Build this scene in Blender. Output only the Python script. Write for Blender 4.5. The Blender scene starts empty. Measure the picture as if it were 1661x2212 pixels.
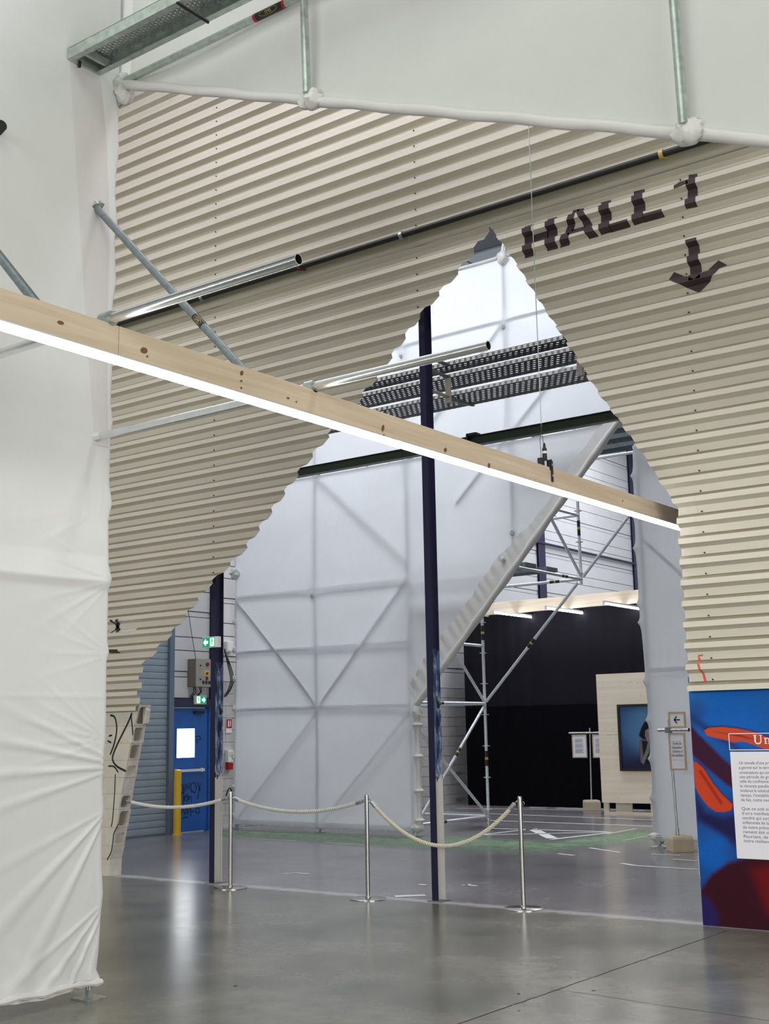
import bpy, bmesh, math, random
from mathutils import Vector, Matrix
import numpy as np

# ---------------------------------------------------------------- camera, world, lamps
scene = bpy.context.scene
COL = scene.collection
W, H = 1661.0, 2212.0
FPX, PITCH, ROLL, YAW, EYE = 2625.848, 0.177563, -0.0181245, 0.6363803, 1.55
_F = Vector((-math.sin(YAW)*math.cos(PITCH), math.cos(YAW)*math.cos(PITCH), math.sin(PITCH)))
_R0 = Vector((math.cos(YAW), math.sin(YAW), 0)); _U0 = _R0.cross(_F)
_R = _R0*math.cos(ROLL)+_U0*math.sin(ROLL); _U = -_R0*math.sin(ROLL)+_U0*math.cos(ROLL)

cd = bpy.data.cameras.new('camera'); cam = bpy.data.objects.new('camera', cd); COL.objects.link(cam)
cd.sensor_fit = 'VERTICAL'; cd.sensor_height = 24.0; cd.lens = FPX/H*24.0
cd.clip_start = 0.05; cd.clip_end = 200
cam.matrix_world = Matrix((( _R.x,_U.x,-_F.x,0),(_R.y,_U.y,-_F.y,0),(_R.z,_U.z,-_F.z,EYE),(0,0,0,1)))
scene.camera = cam

scene.view_settings.view_transform = 'Standard'
scene.view_settings.look = 'None'
scene.view_settings.exposure = 0.0
scene.view_settings.gamma = 1.0
scene.view_settings.use_curve_mapping = False

world = bpy.data.worlds.new('world'); scene.world = world; world.use_nodes = True
wb = world.node_tree.nodes['Background']
wb.inputs[0].default_value = (0.86, 0.93, 1.0, 1); wb.inputs[1].default_value = 0.25

def area(name, loc, rot, sx, sy, power, col):
    l = bpy.data.lights.new(name, 'AREA'); l.shape = 'RECTANGLE'; l.size = sx; l.size_y = sy
    l.energy = power; l.color = col
    o = bpy.data.objects.new(name, l); COL.objects.link(o); o.location = loc; o.rotation_euler = rot
    return o
# broad frontal daylight, an area light added far behind the visitor
area('front_daylight', (-1.5, -32, 10.5), (math.radians(90), 0, 0), 30, 9.0, 6600, (1.0, 0.985, 0.955))
# lamp row of the front hall between the film screen and the cut wall
area('front_lamp_row', (-5.0, 6.9, 10.0), (0, 0, 0), 14, 1.2, 400, (0.95, 0.91, 1.0))
# added fill from the right to brighten tower and beam, no window there
area('side_fill', (6.8, 1.5, 2.4), (0, math.radians(90), 0), 3.6, 9, 560, (0.98, 1.0, 0.95))
# ceiling lamps of the front hall
area('front_lamp', (-3.5, 1.0, 9.6), (0, 0, 0), 5, 3, 170, (0.88, 1.0, 0.85))
# cool ceiling lamps and skylights of the rear hall
area('rear_lamp_near', (-10.0, 12.3, 9.9), (0, 0, 0), 9, 2.2, 400, (0.90, 0.94, 1.0))
area('rear_lamp_middle', (-10.0, 18.6, 9.9), (0, 0, 0), 8, 2.5, 640, (0.90, 0.94, 1.0))
area('rear_lamp_far', (-9.0, 27.0, 9.9), (0, 0, 0), 9, 4, 900, (0.90, 0.94, 1.0))

EYEV = Vector((0, 0, EYE))
def on(x, y, ax, c):
    """point of the plane axis=c seen along the ray through photograph pixel (x,y)"""
    d = _F*FPX + _R*(x-W/2) - _U*(y-H/2)
    i = 'XYZ'.index(ax); t = (c-EYEV[i])/d[i]
    return EYEV + d*t

# ---------------------------------------------------------------- materials
def lin(c):
    c = c/255.0
    return c/12.92 if c <= 0.04045 else ((c+0.055)/1.055)**2.4
def rgb(r, g, b): return (lin(r), lin(g), lin(b), 1)
class NT:
    def __init__(s, name):
        s.m = bpy.data.materials.new(name); s.m.use_nodes = True
        s.t = s.m.node_tree; s.b = s.t.nodes['Principled BSDF']; s.out = s.t.nodes['Material Output']
    def n(s, typ, **kw):
        nd = s.t.nodes.new(typ)
        for k, v in kw.items():
            if k.startswith('i_'):
                key = k[2:]; key = int(key) if key.isdigit() else key.replace('_', ' ')
                nd.inputs[key].default_value = v
            else: setattr(nd, k, v)
        return nd
    def l(s, a, b): s.t.links.new(a, b)
def mat(name, col, rough=0.5, metal=0.0, var=0.0, scale=8.0, bump=0.0, bscale=60.0, stretch=(1,1,1), spec=None, emit=None, estr=0.0):
    k = NT(name); b = k.b
    b.inputs['Base Color'].default_value = col; b.inputs['Roughness'].default_value = rough; b.inputs['Metallic'].default_value = metal
    if spec is not None: b.inputs['Specular IOR Level'].default_value = spec
    if emit is not None:
        b.inputs['Emission Color'].default_value = emit; b.inputs['Emission Strength'].default_value = estr
    if var > 0 or bump > 0:
        tc = k.n('ShaderNodeTexCoord'); mp = k.n('ShaderNodeMapping'); mp.inputs['Scale'].default_value = stretch
        k.l(tc.outputs['Object'], mp.inputs[0])
    if var > 0:
        nz = k.n('ShaderNodeTexNoise', i_Scale=scale, i_Detail=5.0, i_Roughness=0.6); k.l(mp.outputs[0], nz.inputs['Vector'])
        rp = k.n('ShaderNodeValToRGB'); rp.color_ramp.elements[0].position = 0.3; rp.color_ramp.elements[1].position = 0.7
        rp.color_ramp.elements[0].color = tuple(c*(1-var) for c in col[:3])+(1,); rp.color_ramp.elements[1].color = tuple(min(1, c*(1+var)) for c in col[:3])+(1,)
        k.l(nz.outputs[0], rp.inputs[0]); k.l(rp.outputs[0], b.inputs['Base Color'])
    if bump > 0:
        n2 = k.n('ShaderNodeTexNoise', i_Scale=bscale, i_Detail=3.0); k.l(mp.outputs[0], n2.inputs['Vector'])
        bp = k.n('ShaderNodeBump', i_Strength=bump, i_Distance=0.01); k.l(n2.outputs[0], bp.inputs['Height']); k.l(bp.outputs[0], b.inputs['Normal'])
    return k.m

def sheet_mat(name, col, trans, rough=0.35, wr=0.1):
    k = NT(name); b = k.b
    tc = k.n('ShaderNodeTexCoord')
    nz = k.n('ShaderNodeTexNoise', i_Scale=1.3, i_Detail=6.0, i_Roughness=0.65); k.l(tc.outputs['Object'], nz.inputs['Vector'])
    rp = k.n('ShaderNodeValToRGB'); rp.color_ramp.elements[0].position = 0.25; rp.color_ramp.elements[1].position = 0.7
    rp.color_ramp.elements[0].color = tuple(c*0.93 for c in col[:3])+(1,); rp.color_ramp.elements[1].color = col
    k.l(nz.outputs[0], rp.inputs[0]); k.l(rp.outputs[0], b.inputs['Base Color'])
    b.inputs['Roughness'].default_value = rough; b.inputs['Specular IOR Level'].default_value = 0.35
    n2 = k.n('ShaderNodeTexNoise', i_Scale=5.0, i_Detail=4.0, i_Distortion=0.8); k.l(tc.outputs['Object'], n2.inputs['Vector'])
    bp = k.n('ShaderNodeBump', i_Strength=wr, i_Distance=0.03); k.l(n2.outputs[0], bp.inputs['Height']); k.l(bp.outputs[0], b.inputs['Normal'])
    tr = k.n('ShaderNodeBsdfTranslucent'); k.l(rp.outputs[0], tr.inputs[0])
    mx = k.n('ShaderNodeMixShader'); mx.inputs[0].default_value = trans
    k.l(b.outputs[0], mx.inputs[1]); k.l(tr.outputs[0], mx.inputs[2]); k.l(mx.outputs[0], k.out.inputs[0])
    return k.m

def floor_mat():
    k = NT('polished_concrete'); b = k.b
    tc = k.n('ShaderNodeTexCoord'); sp = k.n('ShaderNodeSeparateXYZ'); k.l(tc.outputs['Object'], sp.inputs[0])
    n1 = k.n('ShaderNodeTexNoise', i_Scale=0.9, i_Detail=8.0, i_Roughness=0.62); k.l(tc.outputs['Object'], n1.inputs['Vector'])
    n2 = k.n('ShaderNodeTexNoise', i_Scale=6.0, i_Detail=6.0, i_Roughness=0.7); k.l(tc.outputs['Object'], n2.inputs['Vector'])
    front = k.n('ShaderNodeValToRGB'); front.color_ramp.elements[0].position = 0.33; front.color_ramp.elements[1].position = 0.68
    front.color_ramp.elements[0].color = rgb(84, 84, 73); front.color_ramp.elements[1].color = rgb(134, 132, 120)
    rear = k.n('ShaderNodeValToRGB'); rear.color_ramp.elements[0].position = 0.33; rear.color_ramp.elements[1].position = 0.68
    rear.color_ramp.elements[0].color = rgb(108, 105, 108); rear.color_ramp.elements[1].color = rgb(138, 135, 137)
    k.l(n1.outputs[0], front.inputs[0]); k.l(n1.outputs[0], rear.inputs[0])
    # the rear slab begins at the demolished wall
    ad = k.n('ShaderNodeMath', operation='MULTIPLY_ADD'); k.l(n2.outputs[0], ad.inputs[0]); ad.inputs[1].default_value = 0.25; k.l(sp.outputs['Y'], ad.inputs[2])
    st = k.n('ShaderNodeMapRange'); k.l(ad.outputs[0], st.inputs['Value']); st.inputs['From Min'].default_value = 9.55; st.inputs['From Max'].default_value = 9.72
    mx = k.n('ShaderNodeMix', data_type='RGBA'); k.l(st.outputs[0], mx.inputs['Factor']); k.l(front.outputs[0], mx.inputs['A']); k.l(rear.outputs[0], mx.inputs['B'])
    # plaster dust left along the cut wall line
    d = k.n('ShaderNodeMath', operation='SUBTRACT'); k.l(ad.outputs[0], d.inputs[0]); d.inputs[1].default_value = 9.66
    da = k.n('ShaderNodeMath', operation='ABSOLUTE'); k.l(d.outputs[0], da.inputs[0])
    dm = k.n('ShaderNodeMapRange'); k.l(da.outputs[0], dm.inputs['Value']); dm.inputs['From Min'].default_value = 0.0; dm.inputs['From Max'].default_value = 0.13; dm.inputs['To Min'].default_value = 0.75; dm.inputs['To Max'].default_value = 0.0
    m2 = k.n('ShaderNodeMix', data_type='RGBA'); k.l(dm.outputs[0], m2.inputs['Factor']); k.l(mx.outputs['Result'], m2.inputs['A']); m2.inputs['B'].default_value = rgb(205, 200, 198)
    # fine specks
    n3 = k.n('ShaderNodeTexNoise', i_Scale=28.0, i_Detail=5.0, i_Roughness=0.7); k.l(tc.outputs['Object'], n3.inputs['Vector'])
    sm = k.n('ShaderNodeMapRange'); k.l(n3.outputs[0], sm.inputs['Value']); sm.inputs['From Min'].default_value = 0.3; sm.inputs['From Max'].default_value = 0.7; sm.inputs['To Min'].default_value = 0.96; sm.inputs['To Max'].default_value = 1.03
    m3 = k.n('ShaderNodeVectorMath', operation='SCALE'); k.l(m2.outputs['Result'], m3.inputs[0]); k.l(sm.outputs[0], m3.inputs['Scale'])
    k.l(m3.outputs[0], b.inputs['Base Color'])
    rr = k.n('ShaderNodeMapRange'); k.l(n2.outputs[0], rr.inputs['Value']); rr.inputs['From Min'].default_value = 0.3; rr.inputs['From Max'].default_value = 0.7; rr.inputs['To Min'].default_value = 0.205; rr.inputs['To Max'].default_value = 0.235
    k.l(rr.outputs[0], b.inputs['Roughness'])
    return k.m

def wood_mat(name, c1, c2, axis, rough=0.55, scale=1.0):
    k = NT(name); b = k.b
    tc = k.n('ShaderNodeTexCoord'); mp = k.n('ShaderNodeMapping'); k.l(tc.outputs['Object'], mp.inputs[0])
    s = [22.0*scale]*3; s['XYZ'.index(axis)] = 0.9*scale; mp.inputs['Scale'].default_value = s
    n1 = k.n('ShaderNodeTexNoise', i_Scale=1.0, i_Detail=6.0, i_Roughness=0.6, i_Distortion=0.6); k.l(mp.outputs[0], n1.inputs['Vector'])
    rp = k.n('ShaderNodeValToRGB'); rp.color_ramp.elements[0].position = 0.3; rp.color_ramp.elements[1].position = 0.72
    rp.color_ramp.elements[0].color = c1; rp.color_ramp.elements[1].color = c2
    k.l(n1.outputs[0], rp.inputs[0]); k.l(rp.outputs[0], b.inputs['Base Color'])
    b.inputs['Roughness'].default_value = rough
    return k.m

def column_mat():
    k = NT('chipped_navy_paint'); b = k.b
    tc = k.n('ShaderNodeTexCoord'); sp = k.n('ShaderNodeSeparateXYZ'); k.l(tc.outputs['Object'], sp.inputs[0])
    ge = k.n('ShaderNodeNewGeometry'); gs = k.n('ShaderNodeSeparateXYZ'); k.l(ge.outputs['Normal'], gs.inputs[0])
    mp = k.n('ShaderNodeMapping'); mp.inputs['Scale'].default_value = (14, 14, 3.2); k.l(tc.outputs['Object'], mp.inputs[0])
    nz = k.n('ShaderNodeTexNoise', i_Scale=1.0, i_Detail=4.0, i_Roughness=0.55); k.l(mp.outputs[0], nz.inputs['Vector'])
    # height of the paint edge, ragged
    zz = k.n('ShaderNodeMath', operation='MULTIPLY_ADD'); k.l(nz.outputs[0], zz.inputs[0]); zz.inputs[1].default_value = 0.55; k.l(sp.outputs['Z'], zz.inputs[2])
    white = k.n('ShaderNodeMath', operation='LESS_THAN'); k.l(zz.outputs[0], white.inputs[0]); white.inputs[1].default_value = 1.42
    patch = k.n('ShaderNodeMath', operation='LESS_THAN'); k.l(zz.outputs[0], patch.inputs[0]); patch.inputs[1].default_value = 2.55
    # only the channel side (not the street-side flange) was repainted
    side = k.n('ShaderNodeMath', operation='GREATER_THAN'); k.l(sp.outputs['X'], side.inputs[0]); side.inputs[1].default_value = 0.0
    ysd = k.n('ShaderNodeMath', operation='GREATER_THAN'); k.l(sp.outputs['Y'], ysd.inputs[0]); ysd.inputs[1].default_value = -0.0545
    sd = k.n('ShaderNodeMath', operation='MULTIPLY'); k.l(side.outputs[0], sd.inputs[0]); k.l(ysd.outputs[0], sd.inputs[1])
    navy = rgb(33, 33, 60)
    pr = k.n('ShaderNodeValToRGB'); e = pr.color_ramp.elements; e[0].position = 0.42; e[0].color = rgb(40, 44, 70); e[1].position = 0.47; e[1].color = rgb(78, 96, 132)
    for pos, c in ((0.53, rgb(92, 114, 152)), (0.56, rgb(178, 186, 198)), (0.59, rgb(44, 52, 66))):
        q = pr.color_ramp.elements.new(pos); q.color = c
    k.l(nz.outputs[0], pr.inputs[0])
    pm = k.n('ShaderNodeMath', operation='MULTIPLY'); k.l(patch.outputs[0], pm.inputs[0]); k.l(sd.outputs[0], pm.inputs[1])
    wm = k.n('ShaderNodeMath', operation='MULTIPLY'); k.l(white.outputs[0], wm.inputs[0]); k.l(sd.outputs[0], wm.inputs[1])
    m1 = k.n('ShaderNodeMix', data_type='RGBA'); k.l(pm.outputs[0], m1.inputs['Factor']); m1.inputs['A'].default_value = navy; k.l(pr.outputs[0], m1.inputs['B'])
    m2 = k.n('ShaderNodeMix', data_type='RGBA'); k.l(wm.outputs[0], m2.inputs['Factor']); k.l(m1.outputs['Result'], m2.inputs['A']); m2.inputs['B'].default_value = rgb(206, 204, 198)
    k.l(m2.outputs['Result'], b.inputs['Base Color']); b.inputs['Roughness'].default_value = 0.27
    return k.m

def attr_mat(name, rough=0.5, alpha=False, spec=0.5):
    k = NT(name); k.b.inputs['Specular IOR Level'].default_value = spec; a = k.n('ShaderNodeVertexColor', layer_name='Color')
    k.l(a.outputs[0], k.b.inputs['Base Color']); k.b.inputs['Roughness'].default_value = rough
    if alpha:
        tc = k.n('ShaderNodeTexCoord'); nz = k.n('ShaderNodeTexNoise', i_Scale=3.0, i_Detail=7.0, i_Roughness=0.75); k.l(tc.outputs['Object'], nz.inputs['Vector'])
        mr = k.n('ShaderNodeMapRange'); k.l(nz.outputs[0], mr.inputs['Value']); mr.inputs['From Min'].default_value = 0.33; mr.inputs['From Max'].default_value = 0.6; mr.inputs['To Min'].default_value = 0.25
        mu = k.n('ShaderNodeMath', operation='MULTIPLY'); k.l(mr.outputs[0], mu.inputs[0]); k.l(a.outputs[1], mu.inputs[1]); k.l(mu.outputs[0], k.b.inputs['Alpha'])
    return k.m

def emis(name, col, s):
    k = NT(name); e = k.n('ShaderNodeEmission'); e.inputs[0].default_value = col; e.inputs[1].default_value = s
    k.l(e.outputs[0], k.out.inputs[0]); return k.m

M = {}
M['floor'] = floor_mat()
M['cream'] = mat('cream_lacquered_steel', rgb(209, 203, 188), 0.42, var=0.05, scale=2.5, stretch=(0.4, 1, 2))
M['olive'] = mat('flashing_steel', rgb(176, 172, 152), 0.45, var=0.06, scale=3, stretch=(0.3, 1, 1))
M['sheet'] = sheet_mat('white_shrink_film', rgb(238, 238, 238), 0.14, 0.24, 0.10)
M['sheetL'] = sheet_mat('thin_white_film', rgb(224, 227, 224), 0.36, 0.3, 0.08)
M['sheet2'] = sheet_mat('shaded_double_film', rgb(226, 222, 222), 0.10, 0.4, 0.06)
M['sheetR'] = sheet_mat('translucent_shrink_film', rgb(232, 234, 238), 0.60, 0.4, 0.06)
M['tape'] = sheet_mat('white_tape', rgb(232, 230, 228), 0.15, 0.3, 0.3)
M['galv'] = mat('galvanised_steel', (0.55, 0.58, 0.58, 1), 0.36, 0.9, var=0.22, scale=25, stretch=(1, 1, 0.3))
M['galv_pale'] = mat('pale_galvanised_tube', (0.72, 0.75, 0.78, 1), 0.38, 0.55, var=0.1, scale=20)
M['galv_new'] = mat('bright_galvanised_steel', (0.74, 0.76, 0.77, 1), 0.26, 0.92, var=0.07, scale=14)
M['galv_dull'] = mat('weathered_galvanised_steel', (0.20, 0.235, 0.25, 1), 0.5, 0.5, var=0.2, scale=30)
M['galv_green'] = mat('galvanised_deck_steel', (0.5, 0.56, 0.52, 1), 0.42, 0.75, var=0.2, scale=18)
M['coupler'] = mat('zinc_coupler', (0.45, 0.5, 0.46, 1), 0.38, 0.8, var=0.2, scale=40)
M['chrome'] = mat('brushed_stainless', (0.48, 0.465, 0.44, 1), 0.2, 1.0)
M['dark'] = mat('dark_bore', (0.012, 0.012, 0.014, 1), 0.7)
M['label'] = mat('black_label', rgb(28, 24, 24), 0.35)
M['gold'] = mat('gold_print', rgb(205, 180, 95), 0.4)
M['red'] = mat('red_print', rgb(168, 20, 40), 0.4)
M['white'] = mat('white_print', rgb(232, 230, 228), 0.5)
M['pine'] = wood_mat('planed_pine', rgb(206, 184, 158), rgb(230, 212, 188), 'Y', 0.5)
M['pineX'] = wood_mat('pale_pine', rgb(214, 196, 172), rgb(236, 222, 202), 'X', 0.55)
M['knot'] = mat('pine_knot', rgb(128, 84, 56), 0.6, var=0.4, scale=60)
M['ply'] = wood_mat('birch_plywood', rgb(234, 218, 192), rgb(248, 238, 218), 'X', 0.55, 0.5)
M['led'] = emis('led_diffuser', (1.0, 0.985, 0.96, 1), 18.0)
M['tube'] = emis('fluorescent_tube', (1.0, 0.98, 0.98, 1), 42.0)
M['alu'] = mat('aluminium_profile', (0.85, 0.85, 0.84, 1), 0.3, 0.7)
M['vinyl'] = mat('black_vinyl', rgb(62, 46, 50), 0.42)
M['black'] = mat('black_paint', rgb(22, 22, 24), 0.5)
M['pipe'] = mat('dark_steel_pipe', rgb(52, 52, 50), 0.35, 0.4)
M['rust'] = mat('red_oxide_clip', rgb(96, 44, 38), 0.6)
M['navycol'] = column_mat()
M['navy'] = mat('navy_paint', rgb(42, 42, 72), 0.45, var=0.1, scale=6)
M['block'] = mat('raw_concrete_block', rgb(206, 200, 190), 0.9, var=0.12, scale=12, bump=0.35, bscale=90)
M['blockp'] = mat('painted_concrete_block', rgb(206, 200, 184), 0.8, var=0.07, scale=7, bump=0.2, bscale=70)
M['blockg'] = mat('grey_concrete_block', rgb(190, 187, 186), 0.85, var=0.08, scale=7, bump=0.2, bscale=60)
M['clad'] = mat('white_cladding', rgb(212, 211, 213), 0.45, var=0.04, scale=2)
M['shutter'] = mat('blue_grey_shutter', rgb(150, 162, 174), 0.42, 0.1, var=0.06, scale=3)
M['shutframe'] = mat('shutter_rail', rgb(108, 122, 140), 0.45, 0.2)
M['door'] = mat('blue_door_paint', rgb(28, 92, 176), 0.38, var=0.12, scale=2.0)
M['pane'] = emis('daylit_pane', (0.92, 0.97, 1.0, 1), 7.0)
M['ink'] = mat('marker_ink', rgb(20, 30, 70), 0.5)
M['spray'] = mat('black_spray', rgb(34, 32, 34), 0.7)
M['spray_red'] = mat('red_spray', rgb(214, 92, 74), 0.7)
M['yellow'] = mat('yellow_paint', rgb(224, 178, 34), 0.4, var=0.08, scale=6)
M['boxgrey'] = mat('grey_enclosure', rgb(166, 160, 150), 0.5)
M['boxside'] = mat('enclosure_side', rgb(120, 112, 102), 0.5)
M['button'] = mat('dark_button', rgb(40, 34, 44), 0.4)
M['redbutton'] = mat('red_button', rgb(126, 34, 34), 0.4)
M['yelplate'] = mat('yellow_plate', rgb(228, 196, 84), 0.5)
M['signgreen'] = mat('lit_green', rgb(10, 120, 70), 0.4, emit=(0.0, 0.32, 0.13, 1), estr=0.8)
M['signwhite'] = mat('lit_white', rgb(235, 255, 245), 0.4, emit=(0.75, 1.0, 0.88, 1), estr=1.3)
M['rubber'] = mat('black_cable', rgb(20, 20, 22), 0.5)
M['curtain'] = mat('black_cloth', rgb(26, 25, 32), 0.9, spec=0.1)  # glow of the fluorescent lamps put into the lighter upper cloth
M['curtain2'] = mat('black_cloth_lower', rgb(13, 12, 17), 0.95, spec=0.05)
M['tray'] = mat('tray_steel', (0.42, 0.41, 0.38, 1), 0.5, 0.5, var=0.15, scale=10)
M['traydark'] = mat('tray_steel_shaded', (0.10, 0.10, 0.105, 1), 0.55, 0.5, var=0.15, scale=10)  # shade under the trays put into a darker copy of the steel
M['green'] = mat('dark_green_paint', rgb(40, 56, 42), 0.4)
M['rope'] = mat('cream_rope', rgb(214, 206, 186), 0.8)
M['roperope'] = mat('pale_rope', rgb(206, 204, 196), 0.8)
M['kraft'] = mat('kraft_frame', rgb(186, 166, 138), 0.7, var=0.06, scale=14)
M['paper'] = mat('white_paper', rgb(228, 226, 232), 0.6)
M['text'] = mat('grey_print', rgb(78, 76, 84), 0.6)
M['ballast'] = mat('concrete_ballast', rgb(196, 182, 158), 0.85, var=0.08, scale=12)
M['line'] = mat('white_floor_paint', rgb(224, 224, 224), 0.5, var=0.12, scale=9)
M['liney'] = mat('yellowed_floor_paint', rgb(196, 200, 150), 0.5, var=0.12, scale=9)
M['art'] = attr_mat('printed_artwork', 0.6, spec=0.15)
M['photo'] = attr_mat('printed_photograph', 0.45, spec=0.2)
M['greenpaint'] = attr_mat('worn_green_paint', 0.4, True)
M['roof'] = mat('roof_deck', rgb(96, 98, 106), 0.7)
M['skylight'] = mat('skylight_panel', rgb(170, 178, 182), 0.4)
M['joint'] = mat('saw_cut_joint', rgb(44, 44, 42), 0.8)
M['wallr'] = mat('hall_wall', rgb(205, 205, 198), 0.6)
M['film'] = mat('clear_tape_film', rgb(206, 204, 190), 0.2)

# ---------------------------------------------------------------- mesh builder
def ortho(d):
    d = Vector(d).normalized()
    a = Vector((0, 0, 1)) if abs(d.z) < 0.9 else Vector((1, 0, 0))
    u = d.cross(a).normalized(); v = d.cross(u).normalized()
    return d, u, v
class MB:
    def __init__(s): s.v = []; s.f = []; s.mi = []; s.col = None
    def add(s, vs, fs, m=0):
        o = len(s.v); s.v += [tuple(p) for p in vs]
        for f in fs: s.f.append(tuple(i+o for i in f)); s.mi.append(m)
        return s
    def quad(s, a, b, c, d, m=0): return s.add([a, b, c, d], [(0, 1, 2, 3)], m)
    def box(s, x0, x1, y0, y1, z0, z1, m=0):
        vs = [(x, y, z) for x in (x0, x1) for y in (y0, y1) for z in (z0, z1)]
        return s.add(vs, [(0, 1, 3, 2), (4, 6, 7, 5), (0, 4, 5, 1), (2, 3, 7, 6), (0, 2, 6, 4), (1, 5, 7, 3)], m)
    def obox(s, c, u, v, w, m=0):
        c = Vector(c); u = Vector(u); v = Vector(v); w = Vector(w)
        vs = [c+u*a+v*b+w*d for a in (-1, 1) for b in (-1, 1) for d in (-1, 1)]
        return s.add(vs, [(0, 1, 3, 2), (4, 6, 7, 5), (0, 4, 5, 1), (2, 3, 7, 6), (0, 2, 6, 4), (1, 5, 7, 3)], m)
    def prism(s, poly, d, m=0):
        d = Vector(d); n = len(poly); a = [Vector(p) for p in poly]
        s.add(a+[p+d for p in a], [tuple(range(n))[::-1], tuple(range(n, 2*n))]+[(i, (i+1) % n, (i+1) % n+n, i+n) for i in range(n)], m)
        return s
    def tube(s, p0, p1, r, n=14, r2=None, m=0, hollow=False, mi=None):
        p0 = Vector(p0); p1 = Vector(p1); d, u, v = ortho(p1-p0); r2 = r if r2 is None else r2
        ring = lambda c, rr: [c+(u*math.cos(2*math.pi*i/n)+v*math.sin(2*math.pi*i/n))*rr for i in range(n)]
        vs = ring(p0, r)+ring(p1, r2); fs = [(i, (i+1) % n, (i+1) % n+n, i+n) for i in range(n)]
        if not hollow:
            fs += [tuple(range(n))[::-1], tuple(range(n, 2*n))]; s.add(vs, fs, m)
        else:
            s.add(vs, fs, m); t = r*0.86
            vi = ring(p0, t)+ring(p1, t); s.add(vi, [(i, i+n, (i+1) % n+n, (i+1) % n) for i in range(n)], mi if mi is not None else m)
            s.add(ring(p0, r)+ring(p0, t), [(i, i+n, (i+1) % n+n, (i+1) % n) for i in range(n)], m)
            s.add(ring(p1, r)+ring(p1, t), [(i, (i+1) % n, (i+1) % n+n, i+n) for i in range(n)], m)
            s.add(ring(p0+d*0.35*(p1-p0).length, t), [tuple(range(n))], mi if mi is not None else m)
        return s
    def path(s, pts, r, n=8, m=0, cap=True):
        pts = [Vector(p) for p in pts]; k = len(pts); rr = r if isinstance(r, (list, tuple)) else [r]*k
        prev = None; vs = []
        for i, p in enumerate(pts):
            d = (pts[min(i+1, k-1)]-pts[max(i-1, 0)]).normalized()
            if prev is None: _, u, v = ortho(d)
            else:
                u = (prev-d*prev.dot(d)).normalized(); v = d.cross(u)
            prev = u
            vs += [p+(u*math.cos(2*math.pi*j/n)+v*math.sin(2*math.pi*j/n))*rr[i] for j in range(n)]
        fs = [(i*n+j, i*n+(j+1) % n, (i+1)*n+(j+1) % n, (i+1)*n+j) for i in range(k-1) for j in range(n)]
        if cap: fs += [tuple(range(n))[::-1], tuple(range((k-1)*n, k*n))]
        return s.add(vs, fs, m)
    def lathe(s, c, prof, n=32, m=0):
        c = Vector(c); k = len(prof)
        vs = [c+Vector((r*math.cos(2*math.pi*j/n), r*math.sin(2*math.pi*j/n), z)) for r, z in prof for j in range(n)]
        fs = [(i*n+j, i*n+(j+1) % n, (i+1)*n+(j+1) % n, (i+1)*n+j) for i in range(k-1) for j in range(n)]
        fs += [tuple(range(n))[::-1], tuple(range((k-1)*n, k*n))]
        return s.add(vs, fs, m)
    def grid(s, P, m=0):
        """P[i][j] points"""
        a = len(P); b = len(P[0])
        return s.add([p for row in P for p in row], [(i*b+j, i*b+j+1, (i+1)*b+j+1, (i+1)*b+j) for i in range(a-1) for j in range(b-1)], m)
    def ribbon(s, pts, w, nrm, m=0):
        pts = [Vector(p) for p in pts]; nrm = Vector(nrm); k = len(pts); L = []
        for i, p in enumerate(pts):
            d = (pts[min(i+1, k-1)]-pts[max(i-1, 0)]).normalized(); t = nrm.cross(d).normalized()*w/2
            L += [p-t, p+t]
        return s.add(L, [(2*i, 2*i+1, 2*i+3, 2*i+2) for i in range(k-1)], m)
    def build(s, name, mats, parent=None, smooth=False, label=None, cat=None, group=None, kind=None, bevel=0.0, solid=0.0, normals=True):
        me = bpy.data.meshes.new(name); vs = s.v
        if parent is not None:
            off = wloc(parent); vs = [(p[0]-off.x, p[1]-off.y, p[2]-off.z) for p in vs]
        me.from_pydata(vs, [], s.f)
        mats = mats if isinstance(mats, (list, tuple)) else [mats]
        for mm in mats: me.materials.append(mm)
        if len(mats) > 1:
            me.polygons.foreach_set('material_index', s.mi)
        if s.col is not None:
            at = me.color_attributes.new('Color', 'FLOAT_COLOR', 'POINT')
            at.data.foreach_set('color', np.asarray(s.col, dtype=np.float32).ravel())
        if normals:
            bm = bmesh.new(); bm.from_mesh(me); bmesh.ops.recalc_face_normals(bm, faces=bm.faces); bm.to_mesh(me); bm.free()
        if smooth:
            me.polygons.foreach_set('use_smooth', [True]*len(me.polygons))
            if smooth != 'full': me.set_sharp_from_angle(angle=math.radians(smooth if smooth is not True else 40))
        me.update()
        o = bpy.data.objects.new(name, me); COL.objects.link(o)
        if parent is not None: o.parent = parent
        if bevel > 0:
            b = o.modifiers.new('bevel', 'BEVEL'); b.width = bevel; b.segments = 2; b.limit_method = 'ANGLE'
        if solid > 0:
            b = o.modifiers.new('solid', 'SOLIDIFY'); b.thickness = solid; b.offset = 0
        tag(o, label, cat, group, kind)
        return o
MB.each = lambda s, *a, **k: build_each(s, *a, **k)
def build_each(mb, name, mats, parent=None, **kw):
    # every loose shell becomes a part of its own
    n = len(mb.v); par_ = list(range(n))
    def find(a):
        while par_[a] != a: par_[a] = par_[par_[a]]; a = par_[a]
        return a
    for f in mb.f:
        for i in f[1:]: par_[find(i)] = find(f[0])
    gr = {}
    for k, f in enumerate(mb.f): gr.setdefault(find(f[0]), []).append(k)
    out = []
    for ks in gr.values():
        m = MB(); mp = {}
        for k in ks:
            for i in mb.f[k]:
                if i not in mp: mp[i] = len(m.v); m.v.append(mb.v[i])
            m.f.append(tuple(mp[i] for i in mb.f[k])); m.mi.append(mb.mi[k])
        out.append(m.build(name, mats, parent, **kw))
    return out
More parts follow.
